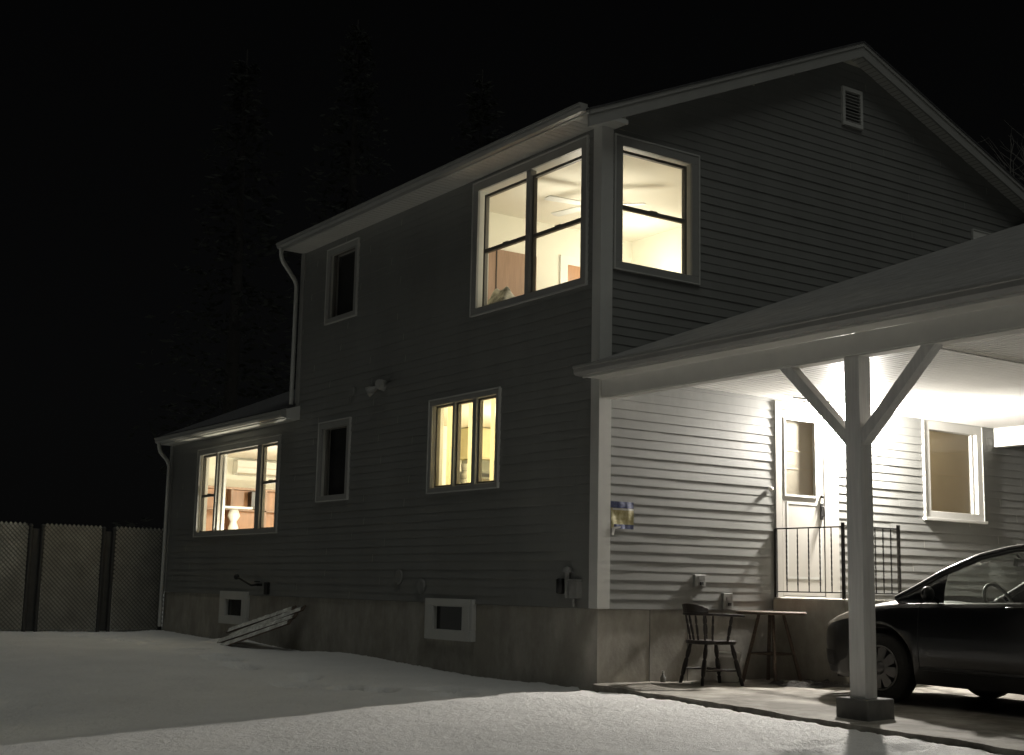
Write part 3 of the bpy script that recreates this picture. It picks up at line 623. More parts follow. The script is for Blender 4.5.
mb = MB(); mb.box(-.2, .71, -.122, -.110, .015, .03); mb.box(-.22, .73, -.134, -.13, .13, .137); obj('air_slot', mb, 'shade', ac)
hu = thing('wooden_hutch', 'orange brown wooden hutch against the kitchen end wall', 'hutch', (1.2, 11.95, .04))
mb = MB(); mb.box(-.9, 1.7, -.02, .18, 0, 1.80); obj('back_panel', mb, 'orangewood', hu)
mb = MB(); mb.box(-.92, 1.72, -.2, .18, 1.80, 1.84); [mb.box(-.92 + k * .66, -.88 + k * .66, -.2, -.021, 0, 1.80) for k in range(5)]; mb.box(-.88, 1.7, -.2, -.021, 1.42, 1.45); mb.box(-.88, 1.7, -.26, -.021, .86, .92); obj('shelf', mb, 'brownwood', hu)
mb = MB(); mb.box(.14, .40, -.19, -.022, 1.47, 1.78); mb.box(.85, 1.1, -.19, -.022, 1.2, 1.40); obj('dark_box', mb, 'darkwood', hu)
ps = thing('plant_stand', 'white pedestal stand before the wooden hutch in the wing kitchen', 'plant stand', (.82, 11.3, .04))
mb = MB(); mb.lathe((0, 0, 0), (0, 0, 1), [(0, 0), (.2, 0), (.2, .03), (.08, .06), (.06, .5), (.09, 1.1), (.05, 1.2), (.11, 1.3), (.07, 1.42), (.0, 1.42)], 20); obj('pedestal', mb, 'white', ps)
mb = MB(); mb.box(-.26, .26, -.2, .2, 1.421, 1.46); obj('tabletop', mb, 'white', ps, bevel=.006)
cv = MB(); n = 60
for k in range(n):
    a = 10.3 + .42 * k / n; b = 10.3 + .42 * (k + 1) / n; f = lambda t: .21 + .02 * math.sin(t * 110)
    cv.add([(f(a), a, 1.0), (f(b), b, 1.0), (f(b), b, 2.36), (f(a), a, 2.36)], [(0, 1, 2, 3)], True)
cvo = obj('curtain', cv, 'paper'); tag(cvo, 'white curtain at the left light of the wide wing window', 'curtain')
# mud room behind door and porch window
ml = thing('ceiling_lamp', 'dim ceiling lamp in the tan room behind the entry door', 'ceiling lamp', (4.9, .7, 2.438))
mb = MB(); mb.lathe((0, 0, 0), (0, 0, -1), [(0, 0), (.12, 0), (.13, .02), (.1, .05), (0, .06)], 18); obj('lamp_shade', mb, 'white', ml)
lamp(ml, (0, 0, -.2), ROOM_W['mud'], (1, .82, .5), .1)
sc_ = thing('shelf_cabinet', 'tan shelf cabinet in the dim room behind the shaded entry door', 'cabinet', (3.6, 1.40, .04))
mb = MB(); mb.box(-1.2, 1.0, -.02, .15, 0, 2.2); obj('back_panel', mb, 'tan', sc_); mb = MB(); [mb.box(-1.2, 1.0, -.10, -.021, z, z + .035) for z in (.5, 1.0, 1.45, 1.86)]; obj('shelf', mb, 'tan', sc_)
mb = MB(); mb.quad(GM(2.68, 1.25, -.06), GM(3.25, 1.25, -.06), GM(3.25, 2.25, -.06), GM(2.68, 2.25, -.06)); dsh = obj('door_shade', mb, 'shade', door)
mb = MB(); ubox(mb, GM, 2.69, 3.24, 1.83, 1.842, -.0595, -.055); ubox(mb, GM, 2.69, 3.24, 1.62, 1.632, -.0595, -.055); obj('shade_hem', mb, 'shade2', dsh)

# ------------------------------------------------------------------ carport
cp = thing('carport', 'lean-to carport with a white ceiling and braced post in front of the gable wall', 'carport', (0, 0, 0))
def cz(x): return 2.575 + .372 * x
CY = -6.6
mb = MB(); mb.prism([(-.24, -.022, cz(-.24)), (8.1, -.022, cz(8.1)), (8.1, -.022, cz(8.1) - .10), (-.20, -.022, cz(-.2) - .10)], (0, CY - .1, 0)); obj('roof', mb, 'roof2', cp)
mb = MB(); mb.box(-.215, -.195, CY, .02, 2.352, 2.45); obj('fascia', mb, 'trim', cp)
gutter(-.217, CY, .045, 2.368, 2.468, 'gutter', cp)
mb = MB(); mb.box(-.195, -.001, CY, -.03, 2.352, 2.360); obj('eave_soffit', mb, 'soffit', cp)
mb = MB(); mb.box(0.0, .15, CY, -.03, 2.172, 2.351); mb.box(.012, .138, CY, -.03, 2.158, 2.171); obj('beam', mb, 'white', cp, bevel=.003)
mb = MB(); mb.box(6.63, 6.78, CY, -.02, 2.16, 2.42); obj('beam', mb, 'white', cp, label='white beam on the far side of the carport', bevel=.003)
mb = MB(); n = 74; w = (6.63 - .15) / n; z = 2.405
for k in range(n):
    a = .15 + k * w; b = a + w - .022; c = a + w
    for y0, y1 in ((-.02, -3.22), (-3.25, CY)):
        mb.quad((a, y0, z), (b, y0, z), (b, y1, z), (a, y1, z)); mb.quad((b, y0, z), (b + .003, y0, z + .014), (b + .003, y1, z + .014), (b, y1, z))
        mb.quad((b + .003, y0, z + .014), (c - .003, y0, z + .014), (c - .003, y1, z + .014), (b + .003, y1, z + .014)); mb.quad((c - .003, y0, z + .014), (c, y0, z), (c, y1, z), (c - .003, y1, z + .014))
obj('ceiling', mb, 'pceil', cp)
mb = MB(); mb.box(.15, 6.63, -3.256, -3.214, 2.395, 2.404); obj('ceiling_strip', mb, 'pceil', cp)
mb = MB(); mb.box(.15, 6.63, CY, -.02, 2.43, 2.44); obj('ceiling_backing', mb, 'oldwood', cp)
mb = MB(); mb.prism([(-.19, CY, 2.36), (8.1, CY, 2.36), (8.1, CY, cz(8.1) - .11), (-.19, CY, cz(-.19) - .11)], (0, -.02, 0)); obj('gable_panel', mb, 'siding', cp)
def carpost(x, y, braces):
    mb = MB(); mb.box(x, x + .145, y - .08, y + .08, -.66, 2.157); p = obj('post', mb, 'post_paint', cp, bevel=.006)
    for s in braces:
        mb = MB(); a = Vector((x + .0725, y + s * .055, 1.44)); b = Vector((x + .0725, y + s * .775, 2.15))
        mb.prism([(x + .02, y + s * .08, 1.415), (x + .02, y + s * .08, 1.545), (x + .02, y + s * .695, 2.157), (x + .02, y + s * .83, 2.157)], (.105, 0, 0)); obj('brace', mb, 'post_paint', p)
    mb = MB(); mb.box(x - .075, x + .25, y - .165, y + .165, pz(y) - .12, -.625); obj('pier', mb, 'pier', p, bevel=.012)
carpost(0.0, -3.36, (1, -1)); carpost(0.0, -6.4, (1,)); carpost(6.63, -3.36, (1, -1))

# ------------------------------------------------------------------ entry stoop with railing
st = thing('entry_stoop', 'concrete entry stoop with black twisted iron railing below the white door', 'stoop', (2.48, 0, -.742))
mb = MB()
def rough_box(mb, x0, x1, y0, y1, z0, z1): mb.box(x0, x1, y0, y1, z0, z1)
rough_box(mb, 0.0, 1.08, -1.06, -.022, -.03, .885); obj('landing', mb, 'concrete', st, bevel=.02)
for k, (a, b, h) in enumerate(((1.082, 1.40, .60), (1.402, 1.72, .30))):
    mb = MB(); mb.box(a, b, -1.06, -.022, -.03, h); obj('step', mb, 'concrete', st, bevel=.02)
def rail(pts, top, bot, nb, post_first=True):
    (x0, y0), (x1, y1) = pts
    mb = MB(); mb.bar((x0, y0, top), (x1, y1, top), .035, .014); r = obj('railing', mb, 'iron', st, label=None); mb = MB(); mb.bar((x0, y0, bot), (x1, y1, bot), .022, .012); obj('bottom_rail', mb, 'iron', r)
    for k in range(1, nb + 1):
        t = k / (nb + 1); x = x0 + (x1 - x0) * t; y = y0 + (y1 - y0) * t; b = MB(); n = 34; vs = []
        for i in range(n + 1):
            z = bot + (top - bot) * i / n; a = i * .55 if 3 < i < n - 3 else 0
            vs += [(x + .0085 * math.cos(a + q * PI / 2), y + .0085 * math.sin(a + q * PI / 2), z) for q in range(4)]
        b.add(vs, [(i * 4 + q, i * 4 + (q + 1) % 4, (i + 1) * 4 + (q + 1) % 4, (i + 1) * 4 + q) for i in range(n) for q in range(4)]); obj('baluster', b, 'iron', r)
    return r
r1 = rail(((.055, -.03), (.055, -1.01)), 1.655, .955, 5); r2 = rail(((.055, -1.01), (.96, -1.01)), 1.665, .955, 6)
for x, y, h, r in ((.055, -.03, 1.655, r1), (.055, -1.01, 1.70, r1), (.96, -1.01, 1.71, r2)):
    mb = MB(); mb.box(x - .014, x + .014, y - .014, y + .014, .886, h); obj('railing_post', mb, 'iron', r)

# ------------------------------------------------------------------ yard fence
fe = thing('chain_link_fence', 'chain link fence with woven grey slats between dark posts beyond the snow', 'fence', (0, 12.36, -.70))
def fence_panel(x0, x1):
    H0, H1 = .03, 1.80; sw = MB(); wr_ = MB()
    def diag(mb, c, sgn, w, th, y):
        # line u*sgn + z = c clipped to the panel
        pts = []
        for u in (x0, x1):
            z = c - sgn * u
            if H0 <= z <= H1: pts.append((u, z))
        for z in (H0, H1):
            u = sgn * (c - z)
            if x0 < u < x1: pts.append((u, z))
        if len(pts) >= 2:
            pts = sorted(pts)[::len(pts) - 1] if len(pts) > 2 else pts
            (a, b), (c2, d) = pts
            if math.hypot(c2 - a, d - b) > .04: mb.bar((a, y, b), (c2, y, d), w, th, (0, 1, 0))
    c = -6.0
    while c < 8:
        diag(sw, c, 1, .0515, .004, .004 if int(round(c / .075)) % 2 else .0); diag(wr_, c + .0375, 1, .009, .006, -.008); diag(wr_, c, -1, .006, .006, -.008)
        c += .075
    pn = obj('slat_panel', sw, 'slat', fe); obj('wire_mesh', wr_, 'wire', pn)
edges = [0.02, -.90, -1.14, -2.12, -2.38, -3.4, -3.64, -4.6]
for b, a in zip(edges[0::2], edges[1::2]): fence_panel(a, b)
for x in (-.93, -1.11, -2.15, -2.35, -3.43, -3.61, -.02):
    mb = MB(); mb.tube([(x, .0, -.2), (x, .0, 1.74)], .032, 10); mb.sphere((x, 0, 1.76), .04, 10, 6); obj('fence_post', mb, 'post', fe)
mb = MB()
for a, b in ((-1.11, -.93), (-2.35, -2.15), (-3.61, -3.43)): mb = MB(); mb.box(a, b, .03, .045, .02, 1.72); obj('dark_gap_fill', mb, 'post', fe)  # dark sheet added to stand for the darkness between paired posts

# ------------------------------------------------------------------ windsor armchair
def turned(mb, a, b, r, prof=((0, .7), (.08, .8), (.2, 1.05), (.32, .85), (.36, .6), (.4, .95), (.55, 1.1), (.75, .9), (.8, .6), (.84, .9), (1, .75))):
    a = Vector(a); b = Vector(b); mb.tube([a.lerp(b, t) for t, _ in prof], [r * k for _, k in prof], 10)
ch = thing('captains_chair', 'dark wooden captain\'s armchair with spindles standing on the patio', 'chair', (1.15, -.44, pz(-.44)), math.radians(-13))
mb = MB(); pts = []
for k in range(32):
    a = 2 * PI * k / 32; c, s = math.cos(a), math.sin(a); rx = .235 * (abs(c) ** .7) * (1 if c > 0 else -1); ry = .24 * (abs(s) ** .7) * (1 if s > 0 else -1); pts.append((rx, ry))
mb.prism([(x, y, .41) for x, y in pts], (0, 0, .04)); obj('seat', mb, 'darkwood', ch, bevel=.01)
legs = {}
for sx in (-1, 1):
    for sy in (-1, 1):
        mb = MB(); turned(mb, (sx * .15, sy * .16, .41), (sx * .235, sy * .225, .0), .024); obj('leg', mb, 'darkwood', ch)
mb = MB()
for sy in (-1, 1): mb.tube([(-.205, sy * .20, .15), (0, sy * .20, .155), (.205, sy * .20, .15)], [.009, .014, .009], 8)
mb.tube([(0, -.2, .155), (0, 0, .16), (0, .2, .155)], [.009, .014, .009], 8); obj('stretcher', mb, 'darkwood', ch)
arm = []
for k in range(21):
    t = -1 + 2 * k / 20; a = PI + t * PI * .5
    if abs(t) < .82: a = PI + t / .82 * PI * .5; arm.append((-.02 + .235 * math.cos(a), .265 * math.sin(a), .70))
    else: arm.append((-.02 + (abs(t) - .82) / .18 * .24, math.copysign(.265 + (abs(t) - .82) * .06, -t), .70 - (abs(t) - .82) * .05))
mb = MB(); n = len(arm); vs = []
for i, p in enumerate(arm):
    p = Vector(p); d = (Vector(arm[min(i + 1, n - 1)]) - Vector(arm[max(i - 1, 0)])).normalized(); sd_ = d.cross(Vector((0, 0, 1)))
    w = .032 if abs(i - 10) < 8 else .036
    vs += [p - sd_ * w, p + sd_ * w, p + sd_ * w + Vector((0, 0, .024)), p - sd_ * w + Vector((0, 0, .024))]
mb.add(vs, [(i * 4 + q, i * 4 + (q + 1) % 4, (i + 1) * 4 + (q + 1) % 4, (i + 1) * 4 + q) for i in range(n - 1) for q in range(4)] + [(3, 2, 1, 0), tuple(range(4 * n - 4, 4 * n))]); obj('arm_rail', mb, 'darkwood', ch, bevel=.006)
mb = MB(); vs = []
for i in range(5, 16):
    p = Vector(arm[i]); c_ = Vector((-.02, 0, p.z)); o_ = (p - c_).normalized(); h = .095 * math.sin(PI * (i - 4) / 12) ** .5
    vs += [p - o_ * .012 + Vector((0, 0, .0245)), p + o_ * .022 + Vector((0, 0, .0245)), p + o_ * .04 + Vector((0, 0, .025 + h)), p + o_ * .018 + Vector((0, 0, .025 + h))]
n = 11; mb.add(vs, [(i * 4 + q, i * 4 + (q + 1) % 4, (i + 1) * 4 + (q + 1) % 4, (i + 1) * 4 + q) for i in range(n - 1) for q in range(4)] + [(3, 2, 1, 0), tuple(range(4 * n - 4, 4 * n))]); obj('crest_rail', mb, 'darkwood', ch, bevel=.006)
for i in (1, 4, 6, 8, 10, 12, 14, 16, 19):
    p = Vector(arm[i]); b = Vector((max(p.x * .82, -.2), p.y * .80, .45)); mb = MB(); turned(mb, p, b, .0135 if i not in (1, 19) else .018); obj('spindle', mb, 'darkwood', ch)

# ------------------------------------------------------------------ round table, bucket, mat, scrap
tb = thing('round_table', 'small round weathered table on four splayed legs beside the armchair', 'table', (2.07, -.40, pz(-.4)), .35)
mb = MB(); mb.lathe((0, 0, .715), (0, 0, 1), [(0, 0), (.36, 0), (.375, .01), (.375, .022), (.365, .03), (0, .03)], 40); obj('tabletop', mb, 'oldwood', tb)
for k in range(4):
    a = k * PI / 2 + .55; mb = MB(); mb.tube([(.13 * math.cos(a), .13 * math.sin(a), .715), (.31 * math.cos(a), .31 * math.sin(a), 0)], [.018, .022], 8); obj('leg', mb, 'oldwood', tb)
mb = MB()
for k in range(4):
    a = k * PI / 2 + .55; b = a + PI / 2; r = .235; mb.tube([(r * math.cos(a), r * math.sin(a), .30), (r * math.cos(b), r * math.sin(b), .30)], .011, 8)
obj('stretcher', mb, 'oldwood', tb)
bu = thing('plastic_bucket', 'white plastic bucket with wire handle behind the armchair', 'bucket', (1.63, -.19, pz(-.2)))
mb = MB(); mb.lathe((0, 0, 0), (0, 0, 1), [(0, 0), (.105, 0), (.11, .01), (.128, .25), (.135, .252), (.135, .27), (.13, .29), (.138, .292), (.138, .31), (.128, .31), (.105, .02), (0, .02)], 28); obj('bucket_body', mb, 'bucket', bu)
mb = MB(); mb.tube([(.136 * math.cos(a), .136 * math.sin(a) * .35 , .27 + .13 * math.sin(a)) for a in np.linspace(0, PI, 15)], .003, 6); obj('bail_handle', mb, 'metal', bu)
mb = MB(); rng2 = np.random.default_rng(4)
def matp(u, v):
    x = 1.78 + .74 * u + .05 * math.sin(9 * v); y = -.62 - .42 * v - .12 * u + .03 * math.sin(14 * u)
    e = min(1, 8 * min(u, 1 - u, v, 1 - v)); return (x, y, pz(y) + .004 + e * (.022 + .012 * math.sin(23 * u + 5 * v) + .010 * math.sin(31 * v - 7 * u) + .035 * max(0, 1 - 6 * u) + .012 * rng2.random()))
mb.grid(matp, 50, 30); o = obj('crumpled_mat', mb, 'mat'); tag(o, 'dark crumpled mat lying flat on the patio below the round table', 'mat')
sc = thing('glass_bottle', 'tiny bottle standing at the foot of the concrete foundation', 'bottle', (.82, -.07, pz(-.07)))
mb = MB(); mb.lathe((0, 0, 0), (0, 0, 1), [(0, 0), (.028, 0), (.03, .05), (.012, .075), (.012, .1), (0, .1)], 14); obj('bottle_body', mb, 'greyplastic', sc)
mb = MB(); mb.tube([(0, 0, .1), (0, 0, .115)], .014, 10); obj('bottle_cap', mb, 'paper', sc)
# coloured notice hanging beside the corner board
fg = thing('paper_notice', 'blue and yellow paper notice hanging on the clapboards beside the corner board', 'notice', (.15, -.02, .80))
def sheet(mb, u0, u1, z0, z1, d=0.0): mb.grid(lambda u, v: (u0 + (u1 - u0) * u, -.001 - d - .003 * math.sin(5 * u + 20 * (z0 + (z1 - z0) * v)) - .002 * math.sin(19 * u), z0 + (z1 - z0) * v), 12, 10)
mb = MB(); sheet(mb, .0, .30, .02, .30); obj('sheet', mb, 'yellow', fg)
mb = MB(); sheet(mb, -.01, .30, .232, .30, .003); obj('top_band', mb, 'blue', fg)
mb = MB(); sheet(mb, .035, .30, .02, .065, .003); obj('bottom_band', mb, 'blue', fg)
mb = MB(); sheet(mb, .02, .30, .212, .229, .003); mb.prism([(.005, -.008, -.05), (.03, -.008, -.05), (.05, -.008, .03), (.01, -.008, .03)], (0, -.002, 0)); obj('torn_edge', mb, 'paper', fg); mb = MB(); mb.prism([(.03, -.009, .01), (.12, -.009, .03), (.12, -.009, .045), (.03, -.009, .035)], (0, -.002, 0)); obj('torn_edge', mb, 'paper', fg)

# ------------------------------------------------------------------ leaning wrapped board
lb = thing('leaning_boards', 'loose boards crusted with ice leaning together against the side wall above the snow', 'boards', (-.45, 8.3, -.74))
A = Vector((-.20, -.35, .10)); B = Vector((.33, -1.72, .53)); dr = (B - A).normalized(); sdv = Vector((.72, .12, .68)); sdv = (sdv - dr * sdv.dot(dr)).normalized(); nn = dr.cross(sdv).normalized()
if nn.z < 0: nn = -nn
r3 = np.random.default_rng(9)
for k, (o_, w, l0, l1, tw) in enumerate(((-.17, .05, .0, 1.46, .0), (-.055, .052, -.10, 1.53, .03), (.06, .055, .08, 1.58, -.02), (.175, .05, -.04, 1.36, .02))):
    P0 = A + dr * l0 + sdv * (o_ + tw) + nn * (.012 * (k % 2)); P1 = A + dr * l1 + sdv * (o_ - tw) + nn * (.012 * (k % 2)); d2 = (P1 - P0)
    mb = MB(); mb.obox((P0 + P1) / 2, (d2, sdv, nn), (d2.length / 2, w, .012)); bo = obj('board', mb, 'oldwood', lb, bevel=.003)
    mb = MB(); off = r3.normal(0, .006, (40, 8)); cov = np.convolve(r3.random(44), np.ones(5) / 5, 'valid')
    def ice(u, v): i = int(u * 38); return tuple(P0 + d2 * (.02 + .95 * u) + sdv * (v - .5) * w * 2.0 * min(1, .62 + cov[i]) + nn * (.0125 + max(0, .014 + float(off[i, int(v * 6)])) * math.sin(PI * v)))
    mb.grid(ice, 38, 6, False); obj('ice_glint_crust', mb, 'crinkle', bo)

# ------------------------------------------------------------------ parked car
G = -.742 + .0125 * -3.6
car = thing('parked_car', 'dark compact car parked under the carport with its nose to the wall', 'car', (2.19, -3.58, G - .004)); car.rotation_euler = (math.atan(.0125), 0, 0)
FW, RWH, TR = 1.12, -1.45, .315
def arch(y):
    z = .20
    for c in (FW, RWH):
        d = abs(y - c)
        if d < .37: z = max(z, .315 + math.sqrt(max(.37 ** 2 - d * d, 0)))
    return z
I = np.interp
HYw = [-2.15, -2.10, -1.95, -1.6, -.8, .4, 1.1, 1.45, 1.7, 1.88, 2.0, 2.08, 2.13]; HW = [.66, .74, .81, .85, .865, .865, .86, .845, .79, .70, .58, .44, .28]
HYb = [-2.15, -1.7, -1.0, -.4, .4, .95, 1.3, 1.55, 1.75, 1.9, 2.02, 2.13]; HB = [.92, 1.0, .985, .955, .925, .905, .86, .81, .755, .70, .64, .56]
HYt = [.80, .95, 1.1, 1.3, 1.5, 1.7, 1.88, 2.02, 2.13]; HT = [.985, .975, .96, .925, .88, .82, .75, .67, .57]
def sec(y):
    w = float(I(y, HYw, HW)); b = float(I(y, HYb, HB)); lo = arch(y); lo = max(lo, float(I(y, [1.6, 1.9, 2.13], [.20, .24, .33])), float(I(y, [-2.15, -1.9], [.34, .2])))
    mid = [max(lo + .02, .36), max(lo + .04, .52), max(lo + .06, .68)]
    P = [(w * .93, lo), (w * .975, mid[0]), (w * 1.0, mid[1]), (w * .995, min(mid[2], b - .08)), (w * .975, b - .05), (w * .945, b - .012), (w * .915, b)]
    if y > .85:
        t = float(I(y, HYt, HT)); P += [(w * .78, b + (t - b) * .45), (w * .55, b + (t - b) * .85), (w * .28, t), (0, t + .006)]
    elif y < -1.85: P += [(w * .8, b), (w * .55, b + .005), (w * .28, b + .01), (0, b + .01)]
    else: P += [(w * .86, b - .01), (w * .84, b - .35), (w * .80, .32), (0, .30)]
    return P
ys = sorted(set(np.round(np.concatenate([np.linspace(-2.15, 2.13, 108), [.851, .849, -1.849, -1.851, FW - .37, FW + .37, RWH - .37, RWH + .37]]), 4)), reverse=True)
def surf(y, k, side, out=0.0):
    P = sec(y); i = int(min(k, len(P) - 2)); t = k - i; x = P[i][0] * (1 - t) + P[i + 1][0] * t; z = P[i][1] * (1 - t) + P[i + 1][1] * t
    w = float(I(y, HYw, HW)); nyv = 0 if y < 1.5 else (1 - w / .86)
    return Vector((side * (x + out * (1 - nyv)), y + out * nyv * 1.2, z))
mb = MB(); m = 11; n = len(ys); vs = []
for side in (-1, 1):
    vs = [(side * x, y, z) for y in ys for x, z in sec(y)]
    mb.add(vs, [(i * m + j, (i + 1) * m + j, (i + 1) * m + j + 1, i * m + j + 1) if side < 0 else (i * m + j, i * m + j + 1, (i + 1) * m + j + 1, (i + 1) * m + j) for i in range(n - 1) for j in range(m - 1)], True)
    for e in (0, n - 1):
        s = [(side * x, ys[e] + (.015 if e == 0 else -.015), z) for x, z in sec(ys[e])]; mb.add(s + [(0, s[0][1], s[0][2])], [tuple(range(m + 1))], False)
body = obj('body', mb, 'paint', car)
mb = MB()   # black underbody and wheel wells
mb.box(-.70, .70, -1.95, 1.75, .19, .34); mb.box(-.55, .55, RWH - .36, FW + .36, .341, .66)
obj('underbody', mb, 'rubber', car)
# lower bumper intake and rocker moulding
mb = MB()
for side in (-1, 1): mb.grid(lambda u, v: tuple(surf(1.74 + .385 * u, .5 + 1.0 * v, side, .006)), 14, 3)
obj('bumper_grille', mb, 'rubber', car)
for side in (-1, 1): mb = MB(); mb.tube([surf(y, .9, side, .004) for y in np.linspace(-1.0, .68, 12)], .018, 6); obj('side_moulding', mb, 'black', car)
for side in (-1, 1):
    mb = MB(); mb.grid(lambda u, v: tuple(surf(1.50 + (.42) * u, 3.75 + 1.1 * v + (2.2 * v * (1 - u) * .7 if u < 1 else 0), side, .010)), 14, 7); obj('headlight', mb, 'lens', body)
    mb = MB(); mb.grid(lambda u, v: tuple(surf(-2.08 + .25 * u, 3.2 + 2.6 * v, side, .008)), 8, 6); obj('tail_light', mb, 'redlens', body)
# door outlines
for side in (-1, 1):
    for (ya, yb) in ((.68, -.46), (-.50, -1.42)):
        mb = MB()
        if yb < -1: c = [(ya, 5.9)] + [(ya, k) for k in (5, 4, 3, 2, 1)] + [(y, .9) for y in np.linspace(ya, -1.02, 6)] + [(-1.1, 2.2), (-1.2, 3), (-1.32, 4), (-1.40, 5), (-1.42, 5.9)]
        else: c = [(ya - .0, 5.9)] + [(ya, k) for k in (5, 4, 3, 2, 1)] + [(y, .9) for y in np.linspace(ya, yb, 8)] + [(yb, k) for k in (2, 3, 4, 5, 5.9)]
        mb.tube([surf(y, k, side, -.0005) for y, k in c], .004, 5); dd = obj('door_seam', mb, 'black', body)
        mb = MB(); yh = yb + .16; mb.tube([surf(yh - .07, 4.0, side, .0), surf(yh - .06, 4.05, side, .03), surf(yh + .06, 4.05, side, .03), surf(yh + .07, 4.0, side, .0)], .011, 8); obj('door_handle', mb, 'paint', body)
# greenhouse
railp = [(.765, .98, .945), (.745, .80, 1.03), (.705, .50, 1.19), (.655, .15, 1.335), (.61, -.15, 1.405), (.59, -.5, 1.435), (.59, -1.0, 1.425), (.605, -1.4, 1.365), (.66, -1.8, 1.19), (.71, -2.02, 1.02)]
ry = [p[1] for p in railp][::-1]; rxv = [p[0] for p in railp][::-1]; rzv = [p[2] for p in railp][::-1]
def rp(y): return Vector((float(I(y, ry, rxv)), y, float(I(y, ry, rzv))))
rr = np.linspace(.98, -2.02, 40)
for side in (-1, 1):
    mb = MB(); mb.tube([(side * rp(y).x, y, rp(y).z) for y in rr], .038, 8, True, .8); obj('roof_pillar', mb, 'paint', body)
mb = MB(); mb.grid(lambda u, v: ((v * 2 - 1) * rp(.12 - 1.42 * u).x, .12 - 1.42 * u + .10 * (1 - (v * 2 - 1) ** 2) * (1 - 2 * u), rp(.12 - 1.42 * u).z + .045 * (1 - (v * 2 - 1) ** 2) + .018), 20, 14); obj('roof', mb, 'paint', body)
mb = MB(); mb.grid(lambda u, v: ((v * 2 - 1) * rp(.98 - .88 * u).x, .98 - .88 * u + (.16 - .06 * u) * (1 - (v * 2 - 1) ** 2), rp(.98 - .88 * u).z + .04 * u * (1 - (v * 2 - 1) ** 2)), 14, 14); obj('windscreen', mb, 'carglass', car)
mb = MB(); mb.grid(lambda u, v: ((v * 2 - 1) * rp(-1.33 - .69 * u).x, -1.33 - .69 * u - .1 * (1 - (v * 2 - 1) ** 2), rp(-1.33 - .69 * u).z + .03 * (1 - u) * (1 - (v * 2 - 1) ** 2)), 10, 12); obj('rear_window', mb, 'carglass', car)
def sidept(y, t, side, o=0.0):
    a = surf(y, 6.0, 1); b = rp(y); p = a.lerp(b, t); return (side * (p.x + .02 * math.sin(PI * t) + o), p.y, p.z)
def strip(mb, y0, y1, side, t0=0.0, t1=1.0, o=0.0, n=10): mb.grid(lambda u, v: sidept(y0 + (y1 - y0) * u, t0 + (t1 - t0) * v, side, o), n, 6)
for side in (-1, 1):
    mb = MB(); strip(mb, .44, -.43, side, 0, .97); obj('side_window', mb, 'carglass', car)
    mb = MB(); strip(mb, -.53, -1.38, side, 0, .97); obj('side_window', mb, 'carglass', car)
    for ya, yb, nn_ in ((.95, .44, 10), (-.43, -.53, 3), (-1.38, -2.0, 10)): mb = MB(); strip(mb, ya, yb, side, 0, 1.0, .004, nn_); obj('window_pillar', mb, 'paint', body)
    mb = MB(); c = Vector(sidept(.52, .30, side, .13)); mb.sphere(c, .095, 14, 10, (.8, .5, .72)); mb.tube([sidept(.50, .05, side, .0), c], .022, 8); obj('side_mirror', mb, 'paint', car)
mb = MB(); mb.grid(lambda u, v: ((v * 2 - 1) * .77, .98 - .55 * u, .90 + .035 * math.sin(PI * u) - .02 * u + .03 * math.exp(-((v - .27) / .12) ** 2) * u), 12, 24); mb.box(-.74, .74, .40, .44, .45, .87); obj('dashboard', mb, 'greyplastic', car)
mb = MB(); c = Vector((-.36, .18, .93)); axd = Vector((0, -.85, .42)).normalized(); aa = Vector((1, 0, 0)); bb = axd.cross(aa)
mb.tube([c + aa * .185 * math.cos(t) + bb * .185 * math.sin(t) for t in np.linspace(0, 2 * PI, 33)], .016, 8); mb.tube([c - aa * .18, c + aa * .18], .02, 8); mb.tube([c, c - bb * .18], .02, 8); mb.sphere(c, .055, 12, 8); mb.tube([c, c - axd * .25], .03, 8); obj('steering_wheel', mb, 'greyplastic', car)
for x in (-.36, .36):
    t = bpy.data.objects.new('car_seat', None)
    mb = MB(); mb.grid(lambda u, v: (x + (u - .5) * .46, -.05 - .5 * v, .52 + .05 * math.sin(PI * u) ** .5), 8, 8); mb.grid(lambda u, v: (x + (u - .5) * (.46 - .12 * v), -.50 - .20 * v + .07 * math.sin(PI * u) ** .5, .45 + .62 * v), 10, 10); mb.grid(lambda u, v: (x + (u - .5) * (.46 - .12 * v), -.58 - .20 * v, .45 + .62 * v), 4, 4)
    cs = obj('car_seat', mb, 'seatcloth', car)
    mb = MB(); mb.sphere((x, -.74, 1.15), .11, 12, 8, (1.1, .5, .9)); obj('headrest', mb, 'seatcloth', cs)
mb = MB(); mb.obox((0, .18, 1.30), ((1, 0, 0), (0, 1, .2), (0, -.2, 1)), (.11, .02, .035)); mb.tube([(0, .2, 1.33), (0, .24, 1.37)], .012, 6); obj('rear_view_mirror', mb, 'black', car)
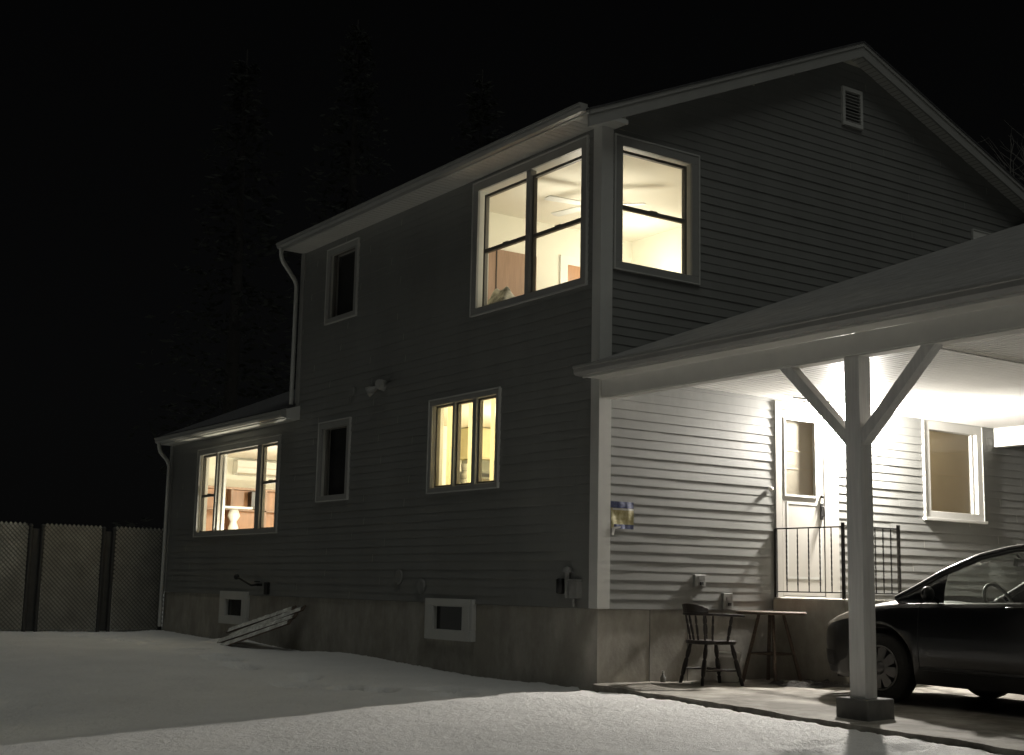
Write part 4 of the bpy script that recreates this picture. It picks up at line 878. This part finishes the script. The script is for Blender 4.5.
def wheel(x, y, side):
    mb = MB(); c = Vector((x, y, TR)); o = Vector((side, 0, 0))
    mb.lathe(c, o, [(.20, -.09), (.27, -.095), (.305, -.08), (.315, -.05), (.315, .05), (.305, .08), (.275, .092), (.205, .088), (.20, .03)], 40); w = obj('wheel', mb, 'rubber', car)
    mb = MB(); mb.lathe(c, o, [(.205, .075), (.20, .092), (.185, .088), (.18, .05), (.0, .045)], 40); obj('rim', mb, 'black', w)
    mb = MB()
    for k in range(8):
        a = 2 * PI * k / 8 + .2; pts = []
        for r, da in ((.065, -.42), (.09, -.40), (.178, -.275), (.186, -.1), (.186, .1), (.178, .275), (.09, .40), (.065, .42)): pts.append(c + o * (.083 + .012 * (1 - r / .2)) + Vector((0, math.cos(a + da), math.sin(a + da))) * r)
        mb.prism(pts, o * .008)
    mb.lathe(c, o, [(.0, .108), (.03, .107), (.055, .098), (.06, .085)], 20); mb.lathe(c, o, [(.188, .088), (.192, .096), (.204, .094), (.205, .086)], 40); obj('wheel_cover', mb, 'hubcap', w)
for y in (FW, RWH):
    for s in (-1, 1): wheel(s * .755, y, s)
mb = MB(); mb.box(-.26, .26, -2.185, -2.168, .62, .74); obj('licence_plate', mb, 'paper', car)

# ------------------------------------------------------------------ trees
def pine(loc, h, r, seed, label):
    t = thing('pine_tree', label, 'tree', loc, 0, 'dark pines beyond the house'); rg = np.random.default_rng(seed)
    mb = MB(); mb.tube([(0, 0, 0), (.1, .05, h * .5), (0, 0, h)], [h * .018, h * .011, .02], 8); obj('trunk', mb, 'bark', t)
    mb = MB(); nl = int(h * 2.2)
    for k in range(nl):
        z = h * (.16 + .83 * k / nl); R = r * (1 - (z / h)) ** .8 + .25
        for b in range(7):
            a = rg.uniform(0, 2 * PI); L = R * rg.uniform(.55, 1.1); dz = -L * rg.uniform(.1, .35)
            d = Vector((math.cos(a), math.sin(a), 0)); s = Vector((-d.y, d.x, 0))
            for q in range(12):
                u = rg.uniform(.2, 1); p = d * L * u + Vector((0, 0, z + dz * u)) + s * rg.normal(0, .22 * L * u) + Vector((0, 0, rg.normal(0, .1)))
                w = rg.uniform(.08, .2); e = (d * rg.normal(1, .4) + s * rg.normal(0, .8) + Vector((0, 0, rg.normal(0, .4)))).normalized(); f = e.cross(Vector((rg.normal(), rg.normal(), rg.normal()))).normalized()
                mb.quad(p - e * w, p + f * w * .35, p + e * w, p - f * w * .35)
    obj('crown', mb, 'needles', t)
pine((6.7, 26, -.6), 17.0, 3.6, 1, 'tall dark pine behind the low wing, leftmost of the pines')
pine((11.5, 28, -.6), 20.0, 4.0, 2, 'tallest dark pine, rising behind the upper roof eave')
pine((16.0, 27, -.6), 19.0, 3.8, 5, 'dark pine behind the main roof slope')
def bare(loc, h, seed, label):
    t = thing('bare_tree', label, 'tree', loc, 0, 'bare trees right of the gable'); rg = np.random.default_rng(seed); tr_ = MB(); br = MB()
    def grow(mb, p, d, L, r, lev):
        pts = [p]; q = p
        for i in range(4): d = (d + Vector((rg.normal(0, .13), rg.normal(0, .13), rg.normal(.02, .1)))).normalized(); q = q + d * L / 4; pts.append(q)
        mb.tube(pts, [r * (1 - .15 * i) for i in range(5)], 5 if lev < 2 else 3, False)
        if lev >= 5: return
        for i in range(3 if lev else 4):
            a = pts[rg.integers(2, 5)]; nd = (d + Vector((rg.normal(0, .6), rg.normal(0, .6), rg.normal(.05, .35)))).normalized(); grow(br, a, nd, L * rg.uniform(.55, .8), r * .55, lev + 1)
    grow(tr_, Vector((0, 0, 0)), Vector((0, 0, 1)), h * .36, h * .013, 0); obj('trunk', tr_, 'bark2', t); obj('branches', br, 'bark2', t)
bare((30.0, 17.5, -.6), 19, 3, 'bare leafless tree behind the right roof slope')
bare((36.5, 21, -.6), 23, 8, 'taller bare tree far right behind the carport roof')
